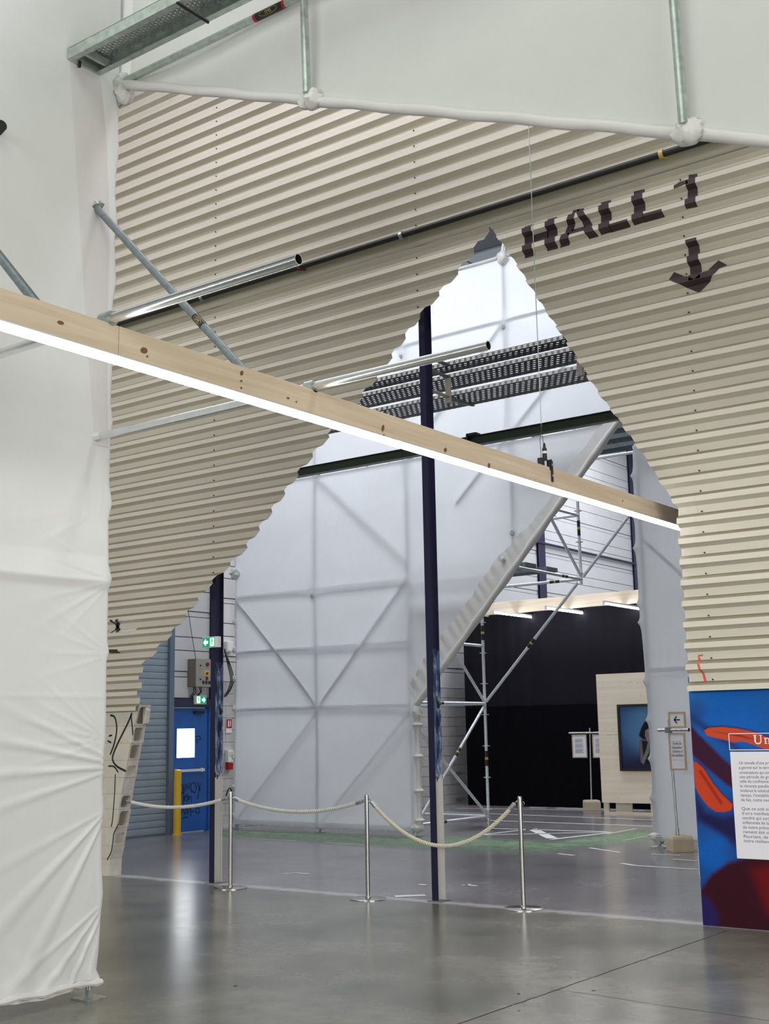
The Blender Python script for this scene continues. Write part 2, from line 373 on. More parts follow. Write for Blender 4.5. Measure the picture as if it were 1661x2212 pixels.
def wloc(o):
    v = Vector((0, 0, 0))
    while o is not None: v = v+o.location; o = o.parent
    return v
def tag(o, label=None, cat=None, group=None, kind=None):
    if label: o['label'] = label
    if cat: o['category'] = cat
    if group: o['group'] = group
    if kind: o['kind'] = kind
    return o
def thing(name, loc, label=None, cat=None, group=None, kind=None):
    o = bpy.data.objects.new(name, None); COL.objects.link(o); o.location = loc; o.empty_display_size = 0.1
    return tag(o, label, cat, group, kind)
def copy_tree(o, parent=None):
    c = o.copy(); COL.objects.link(c); c.parent = parent
    for ch in list(o.children): copy_tree(ch, c)
    return c
def text_into(mb, body, size, org, ux, uz, nrm, m=0, align='LEFT', shear=0.0, width=None, bold=0.0):
    """flat lettering as mesh, laid on the plane (org, ux, uz)"""
    cu = bpy.data.curves.new('t', 'FONT'); cu.body = body; cu.size = size; cu.align_x = align; cu.shear = shear; cu.offset = bold
    cu.resolution_u = 3
    ob = bpy.data.objects.new('t', cu); COL.objects.link(ob)
    dg = bpy.context.evaluated_depsgraph_get(); me = bpy.data.meshes.new_from_object(ob.evaluated_get(dg))
    ux = Vector(ux); uz = Vector(uz); org = Vector(org)
    xs = [v.co.x for v in me.vertices] or [0]
    k = 1.0
    if width is not None and max(xs) > min(xs): k = width/(max(xs)-min(xs))
    mb.add([org+ux*(v.co.x*k)+uz*v.co.y for v in me.vertices], [tuple(p.vertices) for p in me.polygons], m)
    bpy.data.objects.remove(ob); bpy.data.curves.remove(cu); bpy.data.meshes.remove(me)
def smooth(P, k=6):
    P = [Vector(p) for p in P]; Q = []
    for i in range(len(P)-1):
        p0 = P[max(i-1, 0)]; p1 = P[i]; p2 = P[i+1]; p3 = P[min(i+2, len(P)-1)]
        for j in range(k):
            t = j/k; Q.append(0.5*((2*p1)+(p2-p0)*t+(2*p0-5*p1+4*p2-p3)*t*t+(3*p1-p0-3*p2+p3)*t**3))
    return Q+[P[-1]]
def interp(tab, x):
    if x <= tab[0][0]: return tab[0][1]
    for (a, b), (c, d) in zip(tab, tab[1:]):
        if x <= c: return b+(d-b)*(x-a)/(c-a) if c > a else d
    return tab[-1][1]
rng = random.Random(7)

# ================================================================ SETTING
fl = MB().quad((-40, -60, 0), (40, -60, 0), (40, 34, 0), (-40, 34, 0)).build('floor', M['floor'], kind='structure')
jt = MB()
a = on(985, 2214, 'Z', 0); b = on(1517, 2029, 'Z', 0); dj = (b-a).normalized()
pts = [a-dj*3.0]
n = 60
for i in range(n+1):
    p = a+(b-a)*(i/n); pts.append(Vector((p.x+0.004*rng.uniform(-1, 1), p.y, 0)))
pts.append(b+dj*0.45)
jt.ribbon([(p.x, p.y, 0.0012) for p in pts], 0.008, (0, 0, 1)); jt.build('saw_cut_joint', M['joint'], fl, normals=False)
jt = MB()
q = [on(x, y, 'Z', 0) for x, y in ((1195, 2137), (1290, 2150), (1420, 2171), (1560, 2190), (1661, 2205))]
jt.ribbon([(p.x, p.y, 0.001) for p in q], 0.004, (0, 0, 1)); jt.build('hairline_crack', M['joint'], fl, normals=False)
for x, y, r in ((1120, 2147, 0.012), (1282, 2140, 0.014), (1121, 2184, 0.008), (508, 2130, 0.014)):
    p = on(x, y, 'Z', 0); MB().lathe((p.x, p.y, 0.0), [(r, 0.0004), (r*0.7, 0.002)], 8).build('floor_chip', M['joint'], fl)

# painted parking lines
def fline(x0, y0, x1, y1, w=0.07, m='line'):
    a = on(x0, y0, 'Z', 0.0); b = on(x1, y1, 'Z', 0.0)
    n = max(2, int((b-a).length/0.25)); P = [a+(b-a)*(i/n) for i in range(n+1)]
    MB().ribbon([(p.x, p.y, 0.0022) for p in P], w, (0, 0, 1)).build('painted_line', M[m], fl, normals=False)
for args in ((987, 1746, 1306, 1751), (955, 1754, 1412, 1771.3), (1058, 1772.4, 1412, 1785.2, 0.08), (1056, 1789.3, 1322, 1797.3, 0.08),
             (1035, 1804, 1322, 1797.3, 0.07), (1035, 1804, 1149, 1790.5, 0.07), (1149, 1790.5, 1193, 1811, 0.16), (1190, 1813.5, 1322, 1798.3, 0.08),
             (1342, 1865, 1372, 1870, 0.07), (1372, 1870, 1507, 1878.5, 0.07), (1452, 1856, 1507, 1860, 0.06), (1273, 1831.6, 1340, 1842, 0.05),
             (1205, 1844, 1240, 1848, 0.05), (1406, 1845, 1470, 1848, 0.05), (853, 1936.5, 919, 1934, 0.11), (1005, 1911.5, 1030, 1914, 0.05), (998, 1913, 1016, 1910.5, 0.04), (905, 1911, 921, 1912, 0.06),
             (611, 1887.5, 640, 1886, 0.05), (640, 1886, 668, 1888, 0.05)):
    fline(*args)
for args in ((526, 1811, 640, 1817, 0.05, 'liney'), (700, 1820, 800, 1827, 0.05, 'liney'), (505, 1797, 640, 1803, 0.04, 'liney'), (1310, 1802, 1376, 1790, 0.06, 'liney'), (1345, 1816, 1400, 1806, 0.03, 'liney')):
    fline(*args)
# worn green walkway paint
top = [on(x, y, 'Z', 0) for x, y in ((480, 1791), (700, 1797), (900, 1806), (1010, 1806), (1200, 1815), (1322, 1799), (1412, 1786))]
bot = [on(x, y, 'Z', 0) for x, y in ((480, 1811), (700, 1826), (900, 1838), (1010, 1846), (1170, 1850), (1320, 1835), (1412, 1822))]
g = MB(); P = []; cols = []
for i in range(len(top)-1):
    for k in range(8):
        t = k/8; a = top[i].lerp(top[i+1], t); b = bot[i].lerp(bot[i+1], t); row = []
        for j in range(9):
            s = j/8; p = a.lerp(b, s); row.append((p.x, p.y, 0.0012))
            cols.append((lin(126), lin(160), lin(122), 0.85*min(1.0, min(s*5, (1-s)*2.0))))
        P.append(row)
g.grid(P); g.col = cols; g.build('green_walkway_paint', M['greenpaint'], fl, normals=False)

# ceiling
ce = MB().box(-15, 8, -12, 34, 10.4, 10.55).build('ceiling', M['roof'], kind='structure')
for y in (11.5, 16.0, 20.5, 25.0):
    MB().box(-14.4, 7, y-0.08, y+0.08, 10.02, 10.4).build('roof_beam', M['navy'], ce)
for x, ya_, yb2 in ((-12.9, 18.55, 19.8), (-11.75, 18.55, 19.8), (-9.2, 16.6, 20.2), (-6.0, 16.6, 20.2)):
    MB().box(x, x+1.1, ya_, yb2, 10.36, 10.395).build('skylight', M['skylight'], ce)

MB().box(7, 7.2, -12, 34, 0, 10.4).build('wall_right', M['wallr'], kind='structure')
MB().box(-15, 8, 33.4, 33.6, 0, 10.4).build('wall_far', M['clad'], kind='structure')

# ---------------------------------------------------------------- corrugated partition wall with the cut opening
YC, YT, PER, Z0 = 9.375, 9.43, 0.1705, 1.814
HL = [(1.70, -10.43), (1.892, -10.43), (2.302, -10.375), (2.755, -9.755), (3.107, -9.368), (3.371, -8.956), (3.458, -8.822), (3.902, -8.36), (4.205, -8.039), (4.535, -7.632), (4.813, -7.266), (5.21, -6.822), (5.525, -6.503), (5.921, -5.974), (6.242, -5.637)]
HR = [(1.70, -3.936), (3.076, -3.934), (3.329, -3.938), (3.478, -4.031), (3.758, -4.181), (4.141, -4.416), (4.494, -4.641), (4.923, -4.871), (5.454, -5.179), (5.711, -5.315), (5.952, -5.454), (6.242, -5.637)]
def profile(z0, n):
    out = []
    for i in range(n):
        b = z0+i*PER
        out += [(b, YC), (b+0.045, YC), (b+0.077, YT), (b+0.1415, YT)]
    out.append((z0+n*PER, YC))
    return out
M['cream_dark'] = mat('darker_cream_steel', rgb(136, 128, 104), 0.7, var=0.12, scale=4, stretch=(0.5, 1, 1))  # darker tone for the up-facing slopes of the profile
wall = thing('wall_back', (-7, 9.42, 0), kind='structure')
def sheet_row(z0, n, hole=True, xl=-14.4, xr=6.9, dy=0.0, zmax=None):
    pr = profile(z0, n)
    L = MB(); Rm = MB()
    def strip(mb, za, ya, zb, yb, xa0, xb0, xa1, xb1):
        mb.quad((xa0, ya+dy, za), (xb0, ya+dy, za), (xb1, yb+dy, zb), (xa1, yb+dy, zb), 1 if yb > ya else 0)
    for (za, ya), (zb, yb) in zip(pr, pr[1:]):
        if zmax and zb > zmax: break
        if hole and za < 6.242:
            if zb > 6.242:   # tip of the opening
                strip(L, za, ya, zb, yb, xl, interp(HL, za), xl, -5.637); strip(Rm, za, ya, zb, yb, interp(HR, za), xr, -5.637, xr)
            else:
                strip(L, za, ya, zb, yb, xl, interp(HL, za)+rng.uniform(-.006, .006), xl, interp(HL, zb))
                strip(Rm, za, ya, zb, yb, interp(HR, za)+rng.uniform(-.006, .006), xr, interp(HR, zb), xr)
        else: strip(L, za, ya, zb, yb, xl, xr, xl, xr)
    for mb in (L, Rm):
        if mb.f: mb.build('cladding_sheet', [M['cream'], M['cream_dark']], wall, normals=False, solid=0.0016)
z = Z0
for r, n in enumerate((6, 6, 6, 6, 2)):
    sheet_row(z, n, dy=0.0012*(r % 2)); z += n*PER
for r in range(4):
    sheet_row(6.408+r*6*PER, 6 if r < 3 else 5, hole=False, dy=0.0012*(r % 2))
# flashing between the two lifts of sheeting
MB().quad((-14.4, YT+0.012, 6.27), (6.9, YT+0.012, 6.27), (6.9, YC+0.03, 6.44), (-14.4, YC+0.03, 6.44)).quad((-14.4, YC-0.002, 6.262), (6.9, YC-0.002, 6.262), (6.9, YT+0.012, 6.27), (-14.4, YT+0.012, 6.27)).build('flashing', M['olive'], wall, normals=False)
# narrow lap sheet along the right jamb
pr = [p for p in profile(Z0, 10)]
lap = MB()
for (za, ya), (zb, yb) in zip(pr, pr[1:]):
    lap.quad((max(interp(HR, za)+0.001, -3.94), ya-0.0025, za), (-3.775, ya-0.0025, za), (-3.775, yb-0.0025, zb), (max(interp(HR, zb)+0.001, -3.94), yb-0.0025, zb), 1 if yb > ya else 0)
lap.build('jamb_lap_sheet', [M['cream'], M['cream_dark']], wall, normals=False)
# screws, one column of them on each hidden post
sc = MB()
for x in (-12.05, -9.29, -6.51, -3.735, -0.98):
    k = 0
    while True:
        zc = Z0+k*PER+0.088; k += 1
        if zc > 9.3: break
        if 6.2 < zc < 6.46: continue
        if zc < 6.24 and interp(HL, zc)-0.03 < x < interp(HR, zc)+0.03: continue
        sc.tube((x, YT-0.012, zc), (x, YT+0.002, zc), 0.007, 6)
sc.build('cladding_screws', M['pipe'], wall, kind='stuff')
# lead-in lettering, black vinyl following the profile
ALLPROF = profile(Z0, 26)
def clip(poly, z, keep_above):
    out = []
    for i in range(len(poly)):
        a = poly[i]; b = poly[(i+1) % len(poly)]
        ia = (a[1] >= z) == keep_above or a[1] == z; ib = (b[1] >= z) == keep_above or b[1] == z
        if ia: out.append(a)
        if ia != ib:
            t = (z-a[1])/(b[1]-a[1]); out.append((a[0]+(b[0]-a[0])*t, z))
    return out
def decal(name, polys, m, label=None, off=0.003):
    mb = MB()
    for poly in polys:
        pts = [tuple(on(x, y, 'Y', 9.40)) for x, y in poly]; pts = [(p[0], p[2]) for p in pts]
        for (za, ya), (zb, yb) in zip(ALLPROF, ALLPROF[1:]):
            q = clip(pts, za, True)
            if len(q) >= 3: q = clip(q, zb, False)
            if len(q) >= 3:
                # outward offset also along z so the film never sinks into a slope
                mb.add([(x, ya+(yb-ya)*(zz-za)/(zb-za)-off, zz) for x, zz in q], [tuple(range(len(q)))])
    mb.build(name, m, wall, label=label, normals=False)
def cr(pts, ox=1100, oy=340, s=2.961): return [(ox+x/s, oy+y/s) for x, y in pts]
decal('vinyl_letter', [cr(p) for p in ([(88, 437), (147, 420), (154, 622), (91, 640)], [(236, 390), (296, 374), (302, 577), (233, 595)], [(148, 492), (240, 464), (240, 516), (148, 542)])], M['vinyl'], 'vinyl letter H')
decal('vinyl_letter', [cr(p) for p in ([(400, 332), (440, 324), (376, 555), (315, 573)], [(424, 326), (467, 319), (563, 500), (502, 517)], [(388, 458), (476, 434), (484, 472), (378, 502)])], M['vinyl'], 'vinyl letter A')
decal('vinyl_letter', [cr(p) for p in ([(578, 282), (642, 266), (650, 470), (578, 492)], [(645, 434), (763, 400), (768, 440), (640, 476)])], M['vinyl'], 'first vinyl letter L')
decal('vinyl_letter', [cr(p) for p in ([(788, 212), (857, 196), (866, 406), (790, 430)], [(862, 368), (982, 335), (987, 375), (860, 410)])], M['vinyl'], 'second vinyl letter L')
decal('vinyl_letter', [cr(p) for p in ([(1140, 105), (1195, 98), (1199, 310), (1128, 327)], [(1060, 186), (1142, 140), (1150, 172), (1060, 209)])], M['vinyl'], 'vinyl figure 1')
decal('vinyl_arrow', [cr(p) for p in ([(1133, 535), (1203, 517), (1229, 775), (1155, 795)], [(1046, 727), (1190, 785), (1208, 860), (1010, 781)], [(1330, 652), (1385, 681), (1208, 860), (1190, 785)])], M['vinyl'], 'vinyl arrow pointing down')
# tape cross, black patch and film left by an old sign
decal('tape_patch', [[(234, 1340), (262, 1340), (292, 1350), (296, 1362), (280, 1368), (234, 1366)]], M['film'], 'glossy clear film', 0.002)
decal('tape_cross', [[(240, 1339), (246, 1339), (260, 1366), (253, 1366)], [(254, 1338), (260, 1338), (247, 1367), (241, 1367)]], M['vinyl'], None, 0.004)
decal('tape_strip', [[(238, 1403), (258, 1403), (258, 1411), (238, 1411)]], M['vinyl'], None, 0.004)
decal('spray_mark', [[(1504, 1416), (1509, 1420), (1517, 1446), (1510, 1440)], [(1510, 1440), (1516, 1446), (1525, 1474), (1519, 1474)], [(1505, 1415), (1516, 1413), (1515, 1417), (1506, 1418)]], M['spray_red'], 'red spray mark', 0.0045)

# pipe along the wall
pr_ = thing('wall_pipe', (-7, 9.33, 6.40), 'dark steel pipe running along the corrugated wall above the lettering', 'pipe')
MB().tube((-14.3, 9.33, 6.40), (6.9, 9.33, 6.40), 0.03, 14).build('pipe_run', M['pipe'], pr_, smooth=True)
for x, mm in ((-3.85, 'gold'), (-6.62, 'coupler'), (-7.95, 'rust'), (-9.4, 'coupler'), (-12.1, 'coupler')):
    MB().tube((x-0.018, 9.33, 6.40), (x+0.018, 9.33, 6.40), 0.04, 12).box(x-0.012, x+0.012, 9.355, 9.44, 6.385, 6.415).build('pipe_clip', M[mm], pr_)

# ---------------------------------------------------------------- low block wall with a broken end
bw = thing('wall_low', (-11.0, 9.52, 0), kind='structure')
EDGE = [(0.0, -10.88), (0.2, -10.86), (0.47, -10.80), (0.97, -10.69), (1.48, -10.56), (1.77, -10.50), (1.87, -10.44), (2.0, -10.50)]
def end_block(x0, x1, z0, z1, dx, kind):
    m = MB(); y0, y1 = 9.43, 9.605; xa, xb = x1, x1+dx   # bottom and top x of the broken end
    A = [(xa, y0, z0), (xa, y1, z0), (xb, y1, z1), (xb, y0, z1)]
    m.quad((x0, y0, z0), A[0], A[3], (x0, y0, z1), 1); m.quad((x0, y1, z0), (x0, y1, z1), A[2], A[1])
    m.quad((x0, y0, z1), A[3], A[2], (x0, y1, z1)); m.quad((x0, y0, z0), (x0, y1, z0), A[1], A[0]); m.quad((x0, y0, z0), (x0, y0, z1), (x0, y1, z1), (x0, y1, z0))
    if kind == 0: m.add(A, [(0, 1, 2, 3)])
    else:
        zz = (z0+0.018, z1-(0.022 if kind == 1 else 0.06)); c = 0.02
        ring = [(y0+0.022+c, zz[0]), (y1-0.022-c, zz[0]), (y1-0.022, zz[0]+c), (y1-0.022, zz[1]-c), (y1-0.022-c, zz[1]), (y0+0.022+c, zz[1]), (y0+0.022, zz[1]-c), (y0+0.022, zz[0]+c)]
        fx = lambda z: xa+(xb-xa)*(z-z0)/(z1-z0)
        R1 = [(fx(z), y, z) for y, z in ring]; D = 0.16 if kind == 1 else 0.05
        R2 = [(fx(z)-D, y, z) for y, z in ring]
        m.add(A+R1, [(0, 1, 5, 4), (1, 6, 5), (1, 2, 7, 6), (2, 8, 7), (2, 3, 9, 8), (3, 10, 9), (3, 0, 11, 10), (0, 4, 11)])
        m.add(R1+R2, [(i, (i+1) % 8, (i+1) % 8+8, i+8) for i in range(8)]+[tuple(range(8, 16))])
    m.build('concrete_block', [M['block'], M['blockp']], bw, bevel=0.004)
kinds = [0, 0, 2, 1, 1, 0, 2, 1, 1, 1]
hts = [0.0, 0.19, 0.33, 0.53, 0.73, 0.90, 1.08, 1.27, 1.46, 1.65, 1.88]
for i in range(10):
    za, zb = hts[i], hts[i+1]; xa = interp(EDGE, za)+rng.uniform(-.02, .02); xb = interp(EDGE, zb)+rng.uniform(-.015, .015)
    L = 0.34 if i % 2 else 0.52
    end_block(xa-L, xa, za+0.001, zb-0.001, xb-xa, kinds[i])
    x = xa-L-0.002
    while x > -13.9:
        x0 = max(x-0.49, -13.95); MB().box(x0, x, 9.432, 9.60, za+0.001, zb-0.001).build('concrete_block', M['blockp'], bw); x = x0-0.002
for i in range(10):
    x = -1.85-(0.25 if i % 2 else 0)
    while x < 6.9:
        x1_ = min(x+0.5, 6.95); MB().box(max(x, -1.88), x1_-0.003, 9.47, 9.63, hts[i]+0.001, hts[i+1]-0.001).build('concrete_block', M['blockp'], bw); x += 0.5
# shard standing proud at the top of the broken edge
MB().prism([(-10.50, 9.54, 1.66), (-10.455, 9.54, 1.67), (-10.43, 9.54, 1.82), (-10.46, 9.54, 1.87), (-10.50, 9.54, 1.87)], (0, 0.06, 0)).build('broken_shard', M['block'], bw, bevel=0.006)
# spray-painted tag on the blocks
def spray(pts, w, name='graffiti_stroke', m='spray', par=None, ax='Y', c=9.428, nrm=(0, -1, 0), k=5):
    P = [on(x, y, ax, c) for x, y in pts]; Q = []
    for i in range(len(P)-1):      # Catmull-Rom
        p0 = P[max(i-1, 0)]; p1 = P[i]; p2 = P[i+1]; p3 = P[min(i+2, len(P)-1)]
        for j in range(k):
            t = j/k; Q.append(0.5*((2*p1)+(p2-p0)*t+(2*p0-5*p1+4*p2-p3)*t*t+(3*p1-p0-3*p2+p3)*t**3))
    Q.append(P[-1]); MB().ribbon(Q, w, nrm).build(name, M[m], par, normals=False)
for pts, w in (([(238, 1545), (248, 1550), (252, 1575), (247, 1605), (238, 1630)], 0.022), ([(285, 1540), (276, 1562), (262, 1590), (248, 1620), (243, 1640), (252, 1655), (272, 1666)], 0.024), ([(283, 1545), (285, 1565), (287, 1588)], 0.018), ([(249, 1672), (247, 1720), (243, 1770), (240, 1786)], 0.014), ([(234, 1655), (246, 1656), (255, 1668)], 0.018), ([(256, 1780), (246, 1800), (244, 1815), (240, 1840), (231, 1858)], 0.014), ([(235, 1590), (242, 1588)], 0.02), ([(232, 1600), (240, 1604)], 0.02)):
    spray(pts, w, par=bw)

# ---------------------------------------------------------------- I-section columns in the wall line
def ibeam_col(name, x, y, h, label):
    r = thing(name, (x, y, 0), label, 'column')
    m = MB(); w, d, tf, tw = 0.034, 0.062, 0.007, 0.0045
    m.box(x-w, x+w, y-d, y-d+tf, 0.0, h).box(x-w, x+w, y+d-tf, y+d, 0.0, h).box(x-tw, x+tw, y-d+tf, y+d-tf, 0.0, h)
    o = m.build('steel_section', M['navycol'], r)
    MB().box(x-0.07, x+0.075, y-0.09, y+0.09, 0.0, 0.008).build('base_plate', M['galv_dull'], r)
    return r
ibeam_col('steel_column', -6.553, 9.602, 9.3, 'navy steel column with patchy blue and white paint crossing the cut opening')
ibeam_col('steel_column', -9.372, 9.575, 9.3, 'navy steel column beside the blue door, pale grey below')

# ---------------------------------------------------------------- left wall of the rear hall
wl = thing('wall_left', (-14.5, 20, 0), kind='structure')
XW = -14.5
# concrete block plinth (with door and shutter openings left free)
rows = [i*0.2 for i in range(12)]
def plinth(y0, y1, seed):
    rg = random.Random(seed)
    for i, z in enumerate(rows):
        y = y0-(0.25 if i % 2 else 0)
        while y < y1:
            a = max(y, y0); b = min(y+0.5, y1); y += 0.5
            if b-a < 0.03: continue
            d = rg.uniform(-.003, .003)
            MB().box(XW-0.2, XW+d, a+0.004, b-0.004, z+0.004, z+0.196).build('concrete_block', M['blockg'], wl)
plinth(14.78, 25.9, 3)
MB().box(XW-0.22, XW-0.012, 14.75, 33.4, 0, 2.4).build('mortar_bed', M['blockg'], wl)
# horizontal cladding panels
def clad_run(y0, y1, z0, z1):
    z = z0; k = 0
    while z < z1:
        h = (0.34, 0.09, 0.34, 0.22)[k % 4]; zt = min(z+h, z1); k += 1
        MB().box(XW-0.05, XW-(0.0 if h > 0.1 else 0.012), y0, y1, z+0.007, zt-0.007).build('cladding_panel', M['clad'], wl); z = zt
clad_run(14.65, 33.4, 2.4, 9.9); clad_run(13.72, 14.65, 2.12, 9.9)
MB().box(XW-0.09, XW-0.03, 12.0, 33.4, 2.0, 10.2).build('backing_wall', M['navy'], wl)
clad_run(4.0, 13.6, 3.6, 9.9)
for y, z1 in ((14.72, 9.8), (26.0, 9.8), (31.4, 9.8)):
    w = 0.09 if y < 20 else 0.17
    MB().box(XW, XW+0.02, y-w, y+w, 0, z1).box(XW+0.02, XW+0.05, y-0.01, y+0.01, 0, z1).box(XW+0.05, XW+0.062, y-w, y+w, 0, z1).build('wall_post', M['navy'], wl)
MB().tube((XW+0.06, 17, 6.0), (XW+0.06, 32, 6.0), 0.032, 10).build('wall_rail', M['navy'], wl)
for x, y, z in ((985, 1673, 0), (992, 1729, 0)):
    p = on(x-7, y+3, 'X', XW+0.004); tm = MB(); text_into(tm, 'FABEMI', 0.11, p, (0, 1, 0), (0, 0, 1), (1, 0, 0)); tm.build('block_stamp', M['text'], wl, normals=False)

# roller shutter
sh = thing('door_2', (XW+0.02, 12.4, 0), kind='structure')
z = 0.02
while z < 3.75:
    m = MB(); P = []
    for dx, dz in ((0.022, 0.0), (0.03, 0.012), (0.032, 0.05), (0.03, 0.09), (0.022, 0.099)):
        P.append([(XW+dx, yy, z+0.002+dz) for yy in (11.2, 13.66)])
    m.grid(P); m.build('shutter_slat', M['shutter'], sh, normals=False); z += 0.104
MB().box(XW-0.02, XW+0.02, 11.1, 13.68, 0, 3.9).build('slat_hinge_web', M['shutframe'], sh)
MB().box(XW, XW+0.09, 13.66, 13.76, 0, 3.9).build('guide_rail', M['shutframe'], sh)

# blue door
dr = thing('door_1', (XW, 14.2, 0), kind='structure')
MB().box(XW-0.02, XW+0.03, 13.80, 14.58, 0.015, 1.96).build('door_leaf', M['door'], dr, bevel=0.004)
MB().box(XW-0.03, XW+0.05, 14.58, 14.66, 0, 2.0).build('door_jamb', M['door'], dr)
MB().box(XW-0.03, XW+0.09, 13.76, 14.7, 1.97, 2.11).build('door_header', M['navy'], dr)
wbd = MB().box(XW+0.02, XW+0.034, 13.865, 14.29, 1.155, 1.65).build('window_bead', M['door'], dr)
MB().box(XW+0.034, XW+0.038, 13.885, 14.27, 1.175, 1.63).build('pane', M['pane'], wbd)
MB().box(XW+0.06, XW+0.09, 13.80, 14.46, 0.95, 0.99).box(XW+0.03, XW+0.07, 13.82, 13.86, 0.94, 1.0).box(XW+0.03, XW+0.07, 14.40, 14.44, 0.94, 1.0).build('push_bar', M['alu'], dr)
MB().box(XW+0.03, XW+0.08, 14.25, 14.45, 1.87, 1.91).build('door_closer', M['dark'], dr)
for pts in ([(388, 1710), (391, 1695), (396, 1700), (394, 1712), (389, 1708)], [(398, 1693), (398, 1712)], [(402, 1708), (403, 1694), (408, 1705), (410, 1690)], [(414, 1712), (412, 1698), (418, 1690), (424, 1700), (421, 1712), (414, 1708)], [(426, 1690), (433, 1708)], [(433, 1692), (427, 1726)], [(390, 1735), (392, 1716), (397, 1712), (398, 1730), (404, 1715), (409, 1728)], [(396, 1738), (398, 1722), (406, 1722), (403, 1732), (412, 1720), (414, 1733)], [(388, 1760), (386, 1745), (394, 1742), (392, 1760)], [(396, 1742), (399, 1760), (403, 1745), (406, 1758), (409, 1741)], [(412, 1764), (413, 1742), (420, 1744)], [(413, 1753), (419, 1752)], [(424, 1756), (424, 1746), (431, 1747), (430, 1756), (424, 1755)], [(394, 1768), (406, 1764)], [(422, 1592), (430, 1590), (434, 1598), (424, 1598), (428, 1606)]):
    spray(pts, 0.017, 'graffiti_stroke', 'ink', dr, 'X', XW+0.033, (1, 0, 0), 4)
spray([(384, 1556), (388, 1550), (389, 1560), (395, 1549), (397, 1558)], 0.008, 'graffiti_stroke', 'door', dr, 'X', XW+0.0335, (1, 0, 0), 3)

# ================================================================ FOREGROUND
# wrapped tower on the left
XF = -5.98
tw = thing('wrapped_scaffold_tower', (XF-0.1, 4.9, 0), 'tall white film wrapped scaffold tower nearest the viewer, creased near its foot', 'scaffold')
RE = sorted([(5.924, 5.150), (5.749, 5.146), (5.514, 5.152), (5.453, 5.168), (5.40, 5.150), (5.274, 5.142), (5.139, 5.138), (5.0, 5.155), (4.95, 5.166), (4.90, 5.150), (4.81, 5.142), (4.587, 5.160), (4.523, 5.164), (4.387, 5.142), (4.159, 5.130), (3.909, 5.147), (3.687, 5.14), (3.56, 5.162), (3.44, 5.144), (3.132, 5.143), (3.03, 5.172), (2.92, 5.142), (2.62, 5.152), (2.534, 5.176), (2.45, 5.153), (2.13, 5.158), (2.068, 5.173), (2.004, 5.154), (1.63, 5.162), (1.545, 5.161), (1.403, 5.150), (1.235, 5.147), (1.095, 5.163), (1.012, 5.149), (0.792, 5.153), (0.599, 5.170), (0.465, 5.154), (0.305, 5.146), (0.162, 5.130), (0.12, 5.155), (0.095, 5.16), (0.075, 5.14)])
def fold(y, z):
    d = 0.0
    # fans of tension creases pulled from the ties on the corner post
    for ay, az, R, amp, k, ph, lo, hi in ((5.30, 1.36, 0.9, 0.022, 31, 0.4, -0.30, 0.16), (5.18, 1.10, 1.3, 0.015, 19, 1.3, 0.45, 1.10), (5.18, 0.56, 0.9, 0.014, 23, 2.1, 0.55, 1.2), (5.17, 2.52, 0.30, 0.010, 26, 0.2, -0.3, 0.7), (5.17, 2.05, 0.3, 0.007, 24, 0.9, -0.6, 0.3), (5.16, 1.52, 0.35, 0.010, 30, 0.5, -0.7, 0.3), (5.16, 3.03, 0.3, 0.008, 26, 0.0, -0.5, 0.5)):
        dy = ay-y; dz = az-z; r = math.hypot(dy, dz)+1e-6; th = math.atan2(dz, dy)
        if lo-0.2 < th < hi+0.2:
            w = min(1, max(0, (th-lo+0.2)/0.2))*min(1, max(0, (hi+0.2-th)/0.2))
            s = math.sin(k*th+ph+0.5*math.sin(2.0*r)); d += amp*w*(max(0, s)**1.5)*math.exp(-r/R)*min(1, r/0.12)
    # seams and the ledger ridges
    for zc, h, wdt in ((2.50, 0.020, 0.16), (1.78, 0.004, 0.03)):
        t = (z-zc)/wdt; d += h*max(0, 1-abs(t)) if t > 0 else h*max(0, 1-abs(t)*3)
    d += 0.012*math.sin(1.1*z+2.0*y)*math.sin(0.8*z+0.3)
    if z < 0.45:
        d += 0.012*math.sin(26*y+9*z)*math.sin(14*z+5*y)*(0.45-z)/0.45*1.6
    return d
mb = MB(); P = []
zs = list(np.arange(0.075, 2.9, 0.0125))+list(np.arange(2.9, 7.6, 0.06))
ys = np.concatenate([np.linspace(2.6, 4.3, 14)[:-1], np.linspace(4.3, 5.16, 96)])
for z in zs:
    row = []; e = interp(RE, z)
    for y in ys:
        yy = y if y < 4.9 else 4.9+(y-4.9)*(e-4.9)/(5.16-4.9)
        t = (e-yy)/0.05; rnd = 0.05*(1-math.sqrt(max(0, 1-(1-min(1, t))**2))) if t < 1 else 0
        row.append((XF+fold(y, z)*(min(1, t*0.6+0.15))-rnd, yy, z+(0.012*math.sin(9*y) if z < 0.1 else 0)))
    for k, bx in enumerate((0.08, 0.2, 0.6, 1.4, 1.9)):   # the wrap turns the corner
        row.append((XF-bx, e-0.004*k, z))
    P.append(row)
mb.grid(P); mb.build('film_cover', M['sheet'], tw, smooth='full', normals=False)
# overlapping second film layer beside the post, overlap shade put into its greyer tone
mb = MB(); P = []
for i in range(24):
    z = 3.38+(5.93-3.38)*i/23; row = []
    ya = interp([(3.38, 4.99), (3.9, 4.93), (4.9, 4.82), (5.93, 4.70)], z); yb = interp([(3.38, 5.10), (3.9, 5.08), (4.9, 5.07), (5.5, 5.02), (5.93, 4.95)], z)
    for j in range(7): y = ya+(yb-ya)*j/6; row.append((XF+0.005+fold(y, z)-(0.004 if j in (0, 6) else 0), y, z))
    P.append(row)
mb.grid(P).build('film_strip', M['sheet2'], tw, smooth='full', normals=False)
